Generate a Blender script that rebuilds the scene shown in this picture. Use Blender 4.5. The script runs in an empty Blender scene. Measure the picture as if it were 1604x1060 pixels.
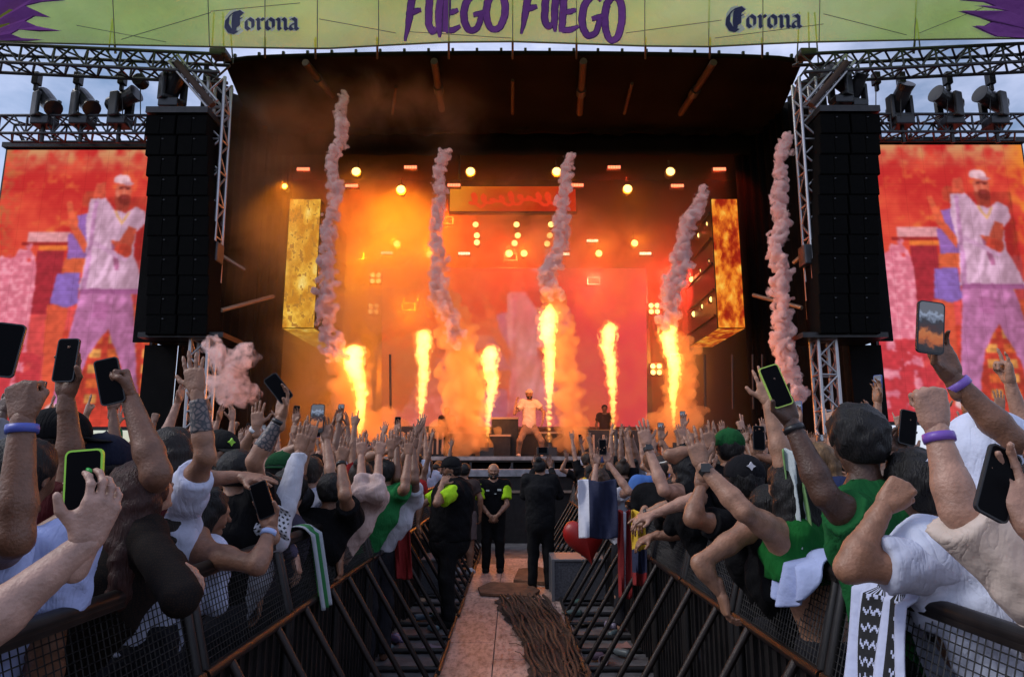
import bpy, math, random
import numpy as np
from mathutils import Vector, Matrix

S = bpy.context.scene
COL = S.collection
R = math.radians

# ------------------------------------------------------------------ camera
CAMZ, PITCH, FPX = 1.70, math.atan(192/1050), 1050.0
cam_d = bpy.data.cameras.new('camera'); cam = bpy.data.objects.new('camera', cam_d); COL.objects.link(cam)
cam_d.sensor_width = 36.0; cam_d.lens = 36.0*FPX/1604; cam_d.clip_start = 0.05; cam_d.clip_end = 3000
cam.location = (0, 0, CAMZ); cam.rotation_euler = (math.pi/2+PITCH, 0, 0)
S.camera = cam
S.render.resolution_x, S.render.resolution_y = 1024, 676

# ------------------------------------------------------------------ sky and sun (dusk under broken cloud)
SUN_EL, SUN_AZ = R(42), R(-98)
w = bpy.data.worlds.new('World'); S.world = w; w.use_nodes = True
nt = w.node_tree; nt.nodes.clear()
def N(t, **kw):
    n = nt.nodes.new(t)
    for k, v in kw.items(): setattr(n, k, v)
    return n
out = N('ShaderNodeOutputWorld'); bg = N('ShaderNodeBackground'); sky = N('ShaderNodeTexSky')
sky.sky_type = 'NISHITA'; sky.sun_disc = False; sky.sun_elevation = SUN_EL; sky.sun_rotation = SUN_AZ
sky.air_density = 1.0; sky.dust_density = 1.0; sky.ozone_density = 2.0
tc = N('ShaderNodeTexCoord'); no = N('ShaderNodeTexNoise'); no.inputs['Scale'].default_value = 3.2
no.inputs['Detail'].default_value = 8; no.inputs['Roughness'].default_value = .58
mp = N('ShaderNodeMapping'); mp.inputs['Scale'].default_value = (1, 1, 2.2); mp.inputs['Location'].default_value = (.35, .1, .2)
rp = N('ShaderNodeValToRGB'); rp.color_ramp.elements[0].position = .34; rp.color_ramp.elements[1].position = .66
mx = N('ShaderNodeMix'); mx.data_type = 'RGBA'
L = nt.links.new
L(tc.outputs['Generated'], mp.inputs['Vector']); L(mp.outputs[0], no.inputs['Vector']); L(no.outputs['Fac'], rp.inputs['Fac'])
L(rp.outputs['Color'], mx.inputs['Factor']); L(sky.outputs['Color'], mx.inputs['A'])
mx.inputs['B'].default_value = (6.4, 6.9, 9.4, 1)          # cloud white, in the sky texture's own units
L(mx.outputs['Result'], bg.inputs['Color']); bg.inputs['Strength'].default_value = .132
L(bg.outputs[0], out.inputs['Surface'])
sun_d = bpy.data.lights.new('sun', 'SUN'); sun_d.energy = 1.5; sun_d.angle = R(18); sun_d.color = (1, .97, .93)
sun = bpy.data.objects.new('sun', sun_d); COL.objects.link(sun); sun.location = (0, 0, 60)
sd = Vector((math.sin(SUN_AZ)*math.cos(SUN_EL), math.cos(SUN_AZ)*math.cos(SUN_EL), math.sin(SUN_EL)))
sun.rotation_euler = sd.to_track_quat('Z', 'Y').to_euler()
S.view_settings.view_transform = 'Standard'; S.view_settings.look = 'None'
S.view_settings.gamma = 1.0; S.view_settings.exposure = 0.0; S.view_settings.use_curve_mapping = False
S.cycles.max_bounces = 6; S.cycles.diffuse_bounces = 3; S.cycles.transparent_max_bounces = 16
S.cycles.volume_bounces = 4; S.cycles.use_denoising = True
S.cycles.sample_clamp_indirect = 4.0

# ------------------------------------------------------------------ helpers
rng = random.Random(11); nr = np.random.default_rng(5)
V = Vector
def P(px, py, Y):
    """world point at depth Y seen at photo pixel px, py (photo 1604 x 1060)"""
    u = (px-802)/FPX; v = (530-py)/FPX
    c, s = math.cos(PITCH), math.sin(PITCH)
    dy = c - v*s; dz = s + v*c
    return V((u/dy*Y, Y, CAMZ + dz/dy*Y))
def srgb(r, g, b):
    f = lambda c: (c/255/12.92 if c/255 <= .04045 else ((c/255+.055)/1.055)**2.4)
    return (f(r), f(g), f(b))
def tag(o, label=None, cat=None, group=None, kind=None):
    for k, v in (('label', label), ('category', cat), ('group', group), ('kind', kind)):
        if v: o[k] = v
    return o
def wpos(o):
    p = V(o.location)
    while o.parent: o = o.parent; p += o.location
    return p
def empty(name, loc, label=None, cat=None, group=None, kind=None):
    o = bpy.data.objects.new(name, None); COL.objects.link(o); o.location = loc; o.empty_display_size = .1
    return tag(o, label, cat, group, kind)
def link(name, me, mat=None, parent=None, loc=(0, 0, 0), color=None):
    o = bpy.data.objects.new(name, me); COL.objects.link(o)
    if mat and not me.materials: me.materials.append(mat)
    o.location = loc
    if parent: o.parent = parent
    if color is not None: o.color = (*color[:3], 1)
    return o
def raw_mesh(name, vs, fs, smooth=False):
    me = bpy.data.meshes.new(name)
    if isinstance(fs, np.ndarray):
        n, k = fs.shape
        me.vertices.add(len(vs)); me.vertices.foreach_set('co', np.asarray(vs, np.float32).ravel())
        me.loops.add(n*k); me.loops.foreach_set('vertex_index', fs.astype(np.int32).ravel())
        me.polygons.add(n); me.polygons.foreach_set('loop_start', np.arange(0, n*k, k, dtype=np.int32))
        me.polygons.foreach_set('loop_total', np.full(n, k, np.int32))
        me.polygons.foreach_set('use_smooth', np.full(n, smooth, bool)); me.update(calc_edges=True)
    else:
        me.from_pydata([tuple(v) for v in vs], [], fs)
        if smooth: me.polygons.foreach_set('use_smooth', [True]*len(me.polygons))
        me.update()
    return me
class MB:
    """collects shapes in world coordinates and links them as one mesh object"""
    def __init__(s): s.v = []; s.f = []
    def poly(s, pts, faces):
        n = len(s.v); s.v += [tuple(p) for p in pts]; s.f += [tuple(i+n for i in f) for f in faces]; return s
    def box(s, c, size, rot=None):
        c = V(c); h = V(size)/2
        pts = [V((x*h.x, y*h.y, z*h.z)) for x in (-1, 1) for y in (-1, 1) for z in (-1, 1)]
        if rot is not None: pts = [rot @ p for p in pts]
        return s.poly([c+p for p in pts], [(0,1,3,2),(4,6,7,5),(0,4,5,1),(2,3,7,6),(0,2,6,4),(1,5,7,3)])
    def bar(s, a, b, r, n=8, r2=None, cap=True):
        a, b = V(a), V(b); d = (b-a).normalized(); r2 = r if r2 is None else r2
        x = d.orthogonal().normalized(); y = d.cross(x); pts = []
        for q, rr in ((a, r), (b, r2)):
            pts += [q + (x*math.cos(2*math.pi*i/n)+y*math.sin(2*math.pi*i/n))*rr for i in range(n)]
        fs = [(i, (i+1) % n, n+(i+1) % n, n+i) for i in range(n)]
        if cap: fs += [tuple(range(n-1, -1, -1)), tuple(range(n, 2*n))]
        return s.poly(pts, fs)
    def tube(s, pts, r, n=8):
        pts = [V(p) for p in pts]; rr = r if isinstance(r, (list, tuple)) else [r]*len(pts)
        x = None; ring = []
        for i, p in enumerate(pts):
            d = (pts[min(i+1, len(pts)-1)]-pts[max(i-1, 0)]).normalized()
            x = d.orthogonal().normalized() if x is None else (x-d*x.dot(d)).normalized()
            y = d.cross(x)
            ring += [p+(x*math.cos(2*math.pi*k/n)+y*math.sin(2*math.pi*k/n))*rr[i] for k in range(n)]
        fs = []
        for i in range(len(pts)-1):
            fs += [(i*n+k, i*n+(k+1) % n, (i+1)*n+(k+1) % n, (i+1)*n+k) for k in range(n)]
        fs += [tuple(range(n-1, -1, -1)), tuple(range((len(pts)-1)*n, len(pts)*n))]
        return s.poly(ring, fs)
    def lathe(s, a, b, prof, n=16):
        """prof: (t, r) along a->b"""
        a, b = V(a), V(b); return s.tube2(a, b, prof, n)
    def tube2(s, a, b, prof, n):
        d = (b-a).normalized(); x = d.orthogonal().normalized(); y = d.cross(x); ring = []
        for t, r in prof:
            ring += [a.lerp(b, t)+(x*math.cos(2*math.pi*k/n)+y*math.sin(2*math.pi*k/n))*max(r, 1e-4) for k in range(n)]
        fs = []
        for i in range(len(prof)-1):
            fs += [(i*n+k, i*n+(k+1) % n, (i+1)*n+(k+1) % n, (i+1)*n+k) for k in range(n)]
        fs += [tuple(range(n-1, -1, -1)), tuple(range((len(prof)-1)*n, len(prof)*n))]
        return s.poly(ring, fs)
    def build(s, name, mat, parent=None, base=None, smooth=False, color=None, bevel=0):
        o0 = wpos(parent) if parent else (V(base) if base is not None else V((0, 0, 0)))
        me = raw_mesh(name, [V(p)-o0 for p in s.v], s.f, smooth)
        o = link(name, me, mat, parent, (0, 0, 0) if parent else o0, color)
        if bevel:
            m = o.modifiers.new('bevel', 'BEVEL'); m.width = bevel; m.segments = 2; m.limit_method = 'ANGLE'
        return o
_bar = None
def bar_obj(name, a, b, r, mat, parent, color=None):
    """one rod as its own object on a shared unit-cylinder mesh"""
    global _bar
    if _bar is None: _bar = {}
    if mat.name not in _bar:
        m = MB(); m.bar((0, 0, 0), (0, 0, 1), 1, 8); me = raw_mesh('rod', m.v, m.f); me.materials.append(mat)
        for i, p in enumerate(me.polygons): p.use_smooth = len(p.vertices) == 4
        _bar[mat.name] = me
    a, b = V(a), V(b); o0 = wpos(parent) if parent else V((0, 0, 0))
    o = link(name, _bar[mat.name], None, parent, color=color)
    d = b-a
    M = d.to_track_quat('Z', 'Y').to_matrix().to_4x4() @ Matrix.Diagonal((r, r, d.length, 1))
    o.matrix_local = Matrix.Translation(a-o0) @ M
    return o
def copy_tree(o, parent=None, memo=None):
    c = o.copy(); COL.objects.link(c); c.parent = parent
    for ch in list(o.children): copy_tree(ch, c)
    return c

# ------------------------------------------------------------------ materials
MATS = {}
def mat(name, col=(.5, .5, .5), rough=.6, metal=0., var=.0, vscale=8., bump=0., bscale=40., objcol=False, spec=.5, emit=None, es=0., trans=0., alpha=None):
    if name in MATS: return MATS[name]
    m = bpy.data.materials.new(name); m.use_nodes = True; t = m.node_tree; b = t.nodes['Principled BSDF']
    b.inputs['Roughness'].default_value = rough; b.inputs['Metallic'].default_value = metal
    b.inputs['Specular IOR Level'].default_value = spec
    b.inputs['Base Color'].default_value = (*col, 1)
    tc = t.nodes.new('ShaderNodeTexCoord'); src = None
    if objcol:
        oi = t.nodes.new('ShaderNodeObjectInfo'); src = oi.outputs['Color']
    if var:
        n = t.nodes.new('ShaderNodeTexNoise'); n.inputs['Scale'].default_value = vscale; n.inputs['Detail'].default_value = 6
        t.links.new(tc.outputs['Object'], n.inputs['Vector'])
        mr = t.nodes.new('ShaderNodeMapRange'); mr.inputs['From Min'].default_value = .3; mr.inputs['From Max'].default_value = .7
        mr.inputs['To Min'].default_value = 1-var; mr.inputs['To Max'].default_value = 1+var
        t.links.new(n.outputs['Fac'], mr.inputs['Value'])
        mm = t.nodes.new('ShaderNodeMix'); mm.data_type = 'RGBA'; mm.blend_type = 'MULTIPLY'; mm.inputs['Factor'].default_value = 1
        if src: t.links.new(src, mm.inputs['A'])
        else: mm.inputs['A'].default_value = (*col, 1)
        t.links.new(mr.outputs[0], mm.inputs['B']); src = mm.outputs['Result']
    if src: t.links.new(src, b.inputs['Base Color'])
    if bump:
        n2 = t.nodes.new('ShaderNodeTexNoise'); n2.inputs['Scale'].default_value = bscale; n2.inputs['Detail'].default_value = 5
        t.links.new(tc.outputs['Object'], n2.inputs['Vector'])
        bp = t.nodes.new('ShaderNodeBump'); bp.inputs['Strength'].default_value = bump; bp.inputs['Distance'].default_value = .02
        t.links.new(n2.outputs['Fac'], bp.inputs['Height']); t.links.new(bp.outputs[0], b.inputs['Normal'])
    if emit:
        b.inputs['Emission Color'].default_value = (*emit, 1); b.inputs['Emission Strength'].default_value = es
    MATS[name] = m; return m
def vol_mat(name, color, density, emit=None, es=0., aniso=0., absorb=None):
    m = bpy.data.materials.new(name); m.use_nodes = True; t = m.node_tree; t.nodes.clear()
    o = t.nodes.new('ShaderNodeOutputMaterial'); v = t.nodes.new('ShaderNodeVolumePrincipled')
    v.inputs['Color'].default_value = (*color, 1); v.inputs['Density'].default_value = density
    v.inputs['Anisotropy'].default_value = aniso
    if emit: v.inputs['Emission Color'].default_value = (*emit, 1); v.inputs['Emission Strength'].default_value = es
    t.links.new(v.outputs[0], o.inputs['Volume']); m.cycles.homogeneous_volume = True if hasattr(m.cycles, 'homogeneous_volume') else None
    MATS[name] = m; return m
def emit_mat(name, col, s):
    m = bpy.data.materials.new(name); m.use_nodes = True; t = m.node_tree; t.nodes.clear()
    o = t.nodes.new('ShaderNodeOutputMaterial'); e = t.nodes.new('ShaderNodeEmission')
    e.inputs['Color'].default_value = (*col, 1); e.inputs['Strength'].default_value = s
    t.links.new(e.outputs[0], o.inputs['Surface']); MATS[name] = m; return m
BLACK = mat('black_cloth', (.007, .0065, .0065), .9, var=.3, vscale=1.5, bump=.5, bscale=2.5, spec=.1)
BMETAL = mat('black_steel', (.022, .02, .02), .38, .35, var=.35, vscale=9, bump=.12, bscale=60)
ALU = mat('aluminium', (.42, .41, .42), .38, .85, var=.2, vscale=6)
DALU = mat('dark_truss_steel', (.07, .07, .075), .5, .6, var=.25, vscale=5)
PLASTIC = mat('black_plastic', (.02, .02, .022), .35)
GLASS = mat('phone_glass', (.004, .004, .005), .3, spec=.03)
SKIN = mat('skin', rough=.46, objcol=True, var=.24, vscale=24, bump=.22, bscale=110)
CLOTH = mat('cloth', rough=.85, objcol=True, var=.12, vscale=5, bump=.35, bscale=22, spec=.1)
def folds(m, scale=6.5, strength=.34, dist=.03):
    t = m.node_tree; b = t.nodes['Principled BSDF']; old = b.inputs['Normal'].links[0].from_socket if b.inputs['Normal'].links else None
    tc = t.nodes.new('ShaderNodeTexCoord'); mp = t.nodes.new('ShaderNodeMapping'); mp.inputs['Rotation'].default_value = (.5, .3, .7); mp.inputs['Scale'].default_value = (2.6, 1.1, .7)
    n = t.nodes.new('ShaderNodeTexNoise'); n.inputs['Scale'].default_value = scale; n.inputs['Detail'].default_value = 3; n.inputs['Distortion'].default_value = .9
    t.links.new(tc.outputs['Object'], mp.inputs[0]); t.links.new(mp.outputs[0], n.inputs['Vector'])
    m1 = t.nodes.new('ShaderNodeMath'); m1.operation = 'SUBTRACT'; m1.inputs[1].default_value = .5; t.links.new(n.outputs['Fac'], m1.inputs[0])
    m2 = t.nodes.new('ShaderNodeMath'); m2.operation = 'ABSOLUTE'; t.links.new(m1.outputs[0], m2.inputs[0])
    m3 = t.nodes.new('ShaderNodeMath'); m3.operation = 'POWER'; m3.inputs[1].default_value = .6; t.links.new(m2.outputs[0], m3.inputs[0])
    bp = t.nodes.new('ShaderNodeBump'); bp.inputs['Strength'].default_value = strength; bp.inputs['Distance'].default_value = dist; t.links.new(m3.outputs[0], bp.inputs['Height'])
    if old: t.links.new(old, bp.inputs['Normal'])
    t.links.new(bp.outputs[0], b.inputs['Normal'])
folds(CLOTH)
HAIR = mat('hair', rough=.5, objcol=True, var=.5, vscale=40, bump=.5, bscale=170, spec=.3)
for n_ in HAIR.node_tree.nodes:
    if n_.type == 'TEX_NOISE':
        mp_ = HAIR.node_tree.nodes.new('ShaderNodeMapping'); mp_.inputs['Scale'].default_value = (1, 1, .12); l_ = n_.inputs['Vector'].links[0]; fs_ = l_.from_socket; HAIR.node_tree.links.new(fs_, mp_.inputs[0]); HAIR.node_tree.links.new(mp_.outputs[0], n_.inputs['Vector'])
PAINT = mat('coloured_plastic', rough=.4, objcol=True)

# ------------------------------------------------------------------ implicit shapes -> one smooth surface (surface nets)
class Field:
    def __init__(s, lo, hi, h):
        s.h = h; s.lo = np.array(lo, float)-3*h; n = np.ceil((np.array(hi, float)+3*h-s.lo)/h).astype(int)+1
        s.n = n; s.F = np.full(n, .3, np.float32)
        s.ax = [(s.lo[i]+h*np.arange(n[i])).astype(np.float32) for i in range(3)]
    def _sl(s, lo, hi):
        i0 = np.clip(np.floor((np.array(lo)-s.lo)/s.h).astype(int), 0, s.n-1); i1 = np.clip(np.ceil((np.array(hi)-s.lo)/s.h).astype(int)+1, 1, s.n)
        if (i1 <= i0).any(): return None
        sl = tuple(slice(a, b) for a, b in zip(i0, i1))
        return sl, s.ax[0][sl[0]][:, None, None], s.ax[1][sl[1]][None, :, None], s.ax[2][sl[2]][None, None, :]
    def cap(s, a, b, ra, rb=None, k=.02, ax=None, fl=1., cut=None, op='u', noise=0., fr=20.):
        rb = ra if rb is None else rb
        a = np.array(a, float); b = np.array(b, float); m = max(ra, rb)+k+2*s.h+noise
        g = s._sl(np.minimum(a, b)-m, np.maximum(a, b)+m)
        if g is None: return s
        sl, X, Y, Z = g; px, py, pz = X-a[0], Y-a[1], Z-a[2]; e = b-a
        if ax is not None:
            ax = np.array(ax, float); q = (px*ax[0]+py*ax[1]+pz*ax[2])*(fl-1)
            px = px+q*ax[0]; py = py+q*ax[1]; pz = pz+q*ax[2]; e = e+ax*(e@ax)*(fl-1)
        ee = max(e@e, 1e-9)
        t = np.clip((px*e[0]+py*e[1]+pz*e[2])/ee, 0, 1)
        d = np.sqrt((px-t*e[0])**2+(py-t*e[1])**2+(pz-t*e[2])**2)-(ra+t*(rb-ra))
        if noise: d = d+noise*(np.sin(X*fr+Y*fr*.7+1.3)*np.sin(Y*fr*1.1+Z*fr*.5)+.6*np.sin(Z*fr*1.7+X*fr*.9+.4))
        if cut is not None:
            for q, n in cut: d = np.maximum(d, (X-q[0])*n[0]+(Y-q[1])*n[1]+(Z-q[2])*n[2])
        F = s.F[sl]
        if op == 'u':
            if k > 0:
                hh = np.clip(.5+.5*(d-F)/k, 0, 1); s.F[sl] = d+(F-d)*hh-k*hh*(1-hh)
                s.F[sl] = np.minimum(s.F[sl], .3)
            else: s.F[sl] = np.minimum(F, d)
        elif op == 's':
            kk = max(k, 1e-4); d = -d; hh = np.clip(.5-.5*(d-F)/kk, 0, 1); s.F[sl] = d+(F-d)*hh+kk*hh*(1-hh)
        return s
    def chop(s, q, n):
        X, Y, Z = s.ax[0][:, None, None], s.ax[1][None, :, None], s.ax[2][None, None, :]
        s.F = np.maximum(s.F, ((X-q[0])*n[0]+(Y-q[1])*n[1]+(Z-q[2])*n[2]).astype(np.float32)); return s
    def rough(s, amp, fr, ph=0.):
        X, Y, Z = s.ax[0][:, None, None]+ph, s.ax[1][None, :, None]-ph, s.ax[2][None, None, :]+2*ph
        s.F = s.F+(amp*(np.sin(X*fr+1.7*np.sin(Z*fr*.6))*np.sin(Y*fr*.9+Z*fr*.7)+.5*np.sin(Z*fr*2.1+X*fr*1.3)*np.sin(Y*fr*2.3+1))).astype(np.float32); return s
    def mesh(s):
        F = s.F; F[0] = F[-1] = .3; F[:, 0] = F[:, -1] = .3; F[:, :, 0] = F[:, :, -1] = .3
        I = F < 0; nx, ny, nz = F.shape
        c = [I[dx:nx-1+dx, dy:ny-1+dy, dz:nz-1+dz] for dx in (0, 1) for dy in (0, 1) for dz in (0, 1)]
        cnt = sum(x.astype(np.int8) for x in c); act = (cnt > 0) & (cnt < 8)
        ids = np.argwhere(act); idx = np.full(act.shape, -1, np.int32); idx[act] = np.arange(len(ids))
        acc = np.zeros((len(ids), 3)); num = np.zeros(len(ids))
        i, j, k = ids.T
        val = {}
        for dx in (0, 1):
            for dy in (0, 1):
                for dz in (0, 1): val[dx, dy, dz] = F[i+dx, j+dy, k+dz].astype(float)
        for a in val:
            for ax_ in range(3):
                if a[ax_] == 0:
                    b = list(a); b[ax_] = 1; b = tuple(b); fa, fb = val[a], val[b]; m = (fa < 0) != (fb < 0)
                    t = np.where(m, fa/np.where(m, fa-fb, 1), 0); p = np.zeros((len(ids), 3))
                    p[:] = a; p[:, ax_] += t; acc[m] += p[m]; num[m] += 1
        v = (ids+acc/num[:, None])*s.h+s.lo
        fs = []
        for ax_ in range(3):
            A = np.moveaxis(I, ax_, 0); ix = np.moveaxis(idx, ax_, 0)
            e = A[:-1] != A[1:]; e[:, 0] = False; e[:, -1] = False; e[:, :, 0] = False; e[:, :, -1] = False
            q = np.argwhere(e); a, b, c_ = q.T
            f = np.stack([ix[a, b-1, c_-1], ix[a, b, c_-1], ix[a, b, c_], ix[a, b-1, c_]], 1)
            fl = A[a, b, c_] if ax_ != 1 else ~A[a, b, c_]
            f[~fl] = f[~fl][:, ::-1]; fs.append(f)
        fs = np.concatenate(fs); fs = fs[(fs >= 0).all(1)]
        return v, fs
def join(parts):
    vs, fs, n = [], [], 0
    for v, f in parts: vs.append(v); fs.append(f+n); n += len(v)
    return np.concatenate(vs), np.concatenate(fs)
# ------------------------------------------------------------------ people
def nrm(v): v = V(v); return v.normalized()
def ik(Sp, W, la, lf, pole):
    d = W-Sp; D = min(d.length, (la+lf)*.999); k = max(d.length/(la+lf), 1.0); la *= k; lf *= k
    D = d.length if d.length < la+lf else (la+lf)*.999
    x = (D*D+la*la-lf*lf)/(2*D); h = math.sqrt(max(la*la-x*x, 0)); u = d.normalized()
    p = V(pole)-u*V(pole).dot(u); p = p.normalized() if p.length > 1e-4 else u.orthogonal().normalized()
    return Sp+u*x+p*h
POSES = {  # finger curls (three joints) index..little, spread
 'open':  ([(.08, .15, .1), (.02, .12, .1), (.06, .15, .1), (.12, .2, .15)], .17),
 'relax': ([(.35, .4, .3), (.45, .45, .3), (.5, .5, .35), (.55, .5, .4)], .06),
 'claw':  ([(.25, .7, .4), (.3, .7, .4), (.35, .7, .4), (.4, .7, .4)], .12),
 'fist':  ([(1.35, 1.6, 1.0), (1.4, 1.65, 1.0), (1.42, 1.65, 1.0), (1.45, 1.6, 1.0)], 0.),
 'phone': ([(.12, .3, .5), (.10, .3, .5), (.10, .3, .5), (.15, .35, .5)], .10),
 'point': ([(.05, .08, .05), (1.3, 1.6, 1.0), (1.4, 1.6, 1.0), (1.45, 1.6, 1.0)], .02),
 'horns': ([(.05, .1, .05), (1.4, 1.6, 1.0), (1.4, 1.6, 1.0), (.1, .15, .1)], .1),
 'two':   ([(.03, .08, .05), (.03, .08, .05), (1.4, 1.6, 1.0), (1.45, 1.6, 1.0)], .16)}
def hand_part(W, d, n, side, pose, h=.0046, sc=1.):
    """palm, four unequal fingers and a thumb; d along the hand, n out of the palm, side +1 right hand, -1 left"""
    d = nrm(d); n = V(n); n = (n-d*n.dot(d)).normalized(); t = d.cross(n)*side
    lo = W-V((.24,)*3)*sc; hi = W+V((.24,)*3)*sc
    f = Field(lo, hi, h)
    off = (.030, .010, -.010, -.029); ln = (.074, .083, .076, .060)
    f.cap(W-d*.05*sc, W+d*.012*sc, .0275*sc, .027*sc, .02, n, 1.3)
    for o in off: f.cap(W+d*.012*sc+t*o*.55*sc, W+(d*.088+t*o-d*abs(o-.008)*.28)*sc, .0165*sc, .0125*sc, .012)
    f.cap(W+(d*.02+t*.018+n*.008)*sc, W+(d*.05+t*.034+n*.010)*sc, .018*sc, .014*sc, .012)
    f.cap(W+(d*.02-t*.018+n*.006)*sc, W+(d*.055-t*.024+n*.006)*sc, .015*sc, .012*sc, .012)
    cur, spread = POSES[pose]
    for i in range(4):
        p = W+(d*.088+t*off[i]-d*abs(off[i]-.008)*.28)*sc; a = 0; sp = spread*(1.5-i)/1.5
        base = (d*math.cos(sp)+t*math.sin(sp)).normalized(); r = .0092*sc*(.9 if i == 3 else 1)
        for j, frac in enumerate((.46, .31, .23)):
            a += cur[i][j]; q = p+(base*math.cos(a)+n*math.sin(a))*ln[i]*frac*sc
            f.cap(p, q, r, r*.86, .0022); f.cap(p, p, r*1.10, None, .003); p, r = q, r*.9
    b = W+(d*.028+t*.030+n*.008)*sc
    if pose == 'fist' or pose in ('point', 'horns', 'two'):
        q = b+(d*.035+t*.010+n*.022)*sc; e = q+(d*.018-t*.028+n*.012)*sc
    elif pose == 'phone':
        q = b+(d*.030+t*.024+n*.016)*sc; e = q+(d*.030+t*.000+n*.020)*sc
    else:
        q = b+(d*.026+t*.036+n*.008)*sc; e = q+(d*.026+t*.016+n*.004)*sc
    f.cap(b, q, .0125*sc, .0105*sc, .008); f.cap(q, e, .0105*sc, .0085*sc, .004)
    return f.mesh()
def head_part(H, fw, up, h=.009, sc=1., beard=False):
    fw = nrm(fw); up = V(up); up = (up-fw*up.dot(fw)).normalized(); rt = fw.cross(up)
    A = lambda f_, r_, u_: H+(fw*f_+rt*r_+up*u_)*sc
    F = Field(H-V((.17,)*3), H+V((.17,)*3), h)
    F.cap(A(-.02, 0, .030), A(.012, 0, .030), .082*sc, .078*sc, .0)
    F.cap(A(-.012, 0, .04), A(.0, 0, .03), .08*sc, .078*sc, .02)
    F.cap(A(.028, 0, -.005), A(.040, 0, -.075), .060*sc, .036*sc, .04)          # face and jaw
    F.cap(A(.0, .035, -.05), A(.0, -.035, -.05), .032*sc, None, .03)
    F.cap(A(-.015, 0, -.06), A(-.03, 0, -.15), .052*sc, .056*sc, .03)           # neck
    F.cap(A(.086, .03, .022), A(.086, -.03, .022), .012*sc, None, .02)          # brow
    for s_ in (1, -1):
        F.cap(A(.094, .032*s_, .004), A(.094, .034*s_, .003), .014*sc, None, .012, op='s')
        F.cap(A(-.005, .080*s_, .01), A(-.012, .083*s_, -.018), .017*sc, .011*sc, .006, rt, 1.8)  # ear
        F.cap(A(.070, .038*s_, -.022), A(.070, .036*s_, -.024), .019*sc, None, .02)
    F.cap(A(.090, 0, .008), A(.112, 0, -.026), .008*sc, .0125*sc, .012)         # nose
    F.cap(A(.090, .016, -.052), A(.090, -.016, -.052), .009*sc, None, .01)      # lips
    F.cap(A(.102, .018, -.053), A(.102, -.018, -.053), .003*sc, None, .004, op='s')
    F.cap(A(.074, .008, -.085), A(.074, -.008, -.085), .016*sc, None, .02)      # chin
    return F.mesh()

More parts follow.
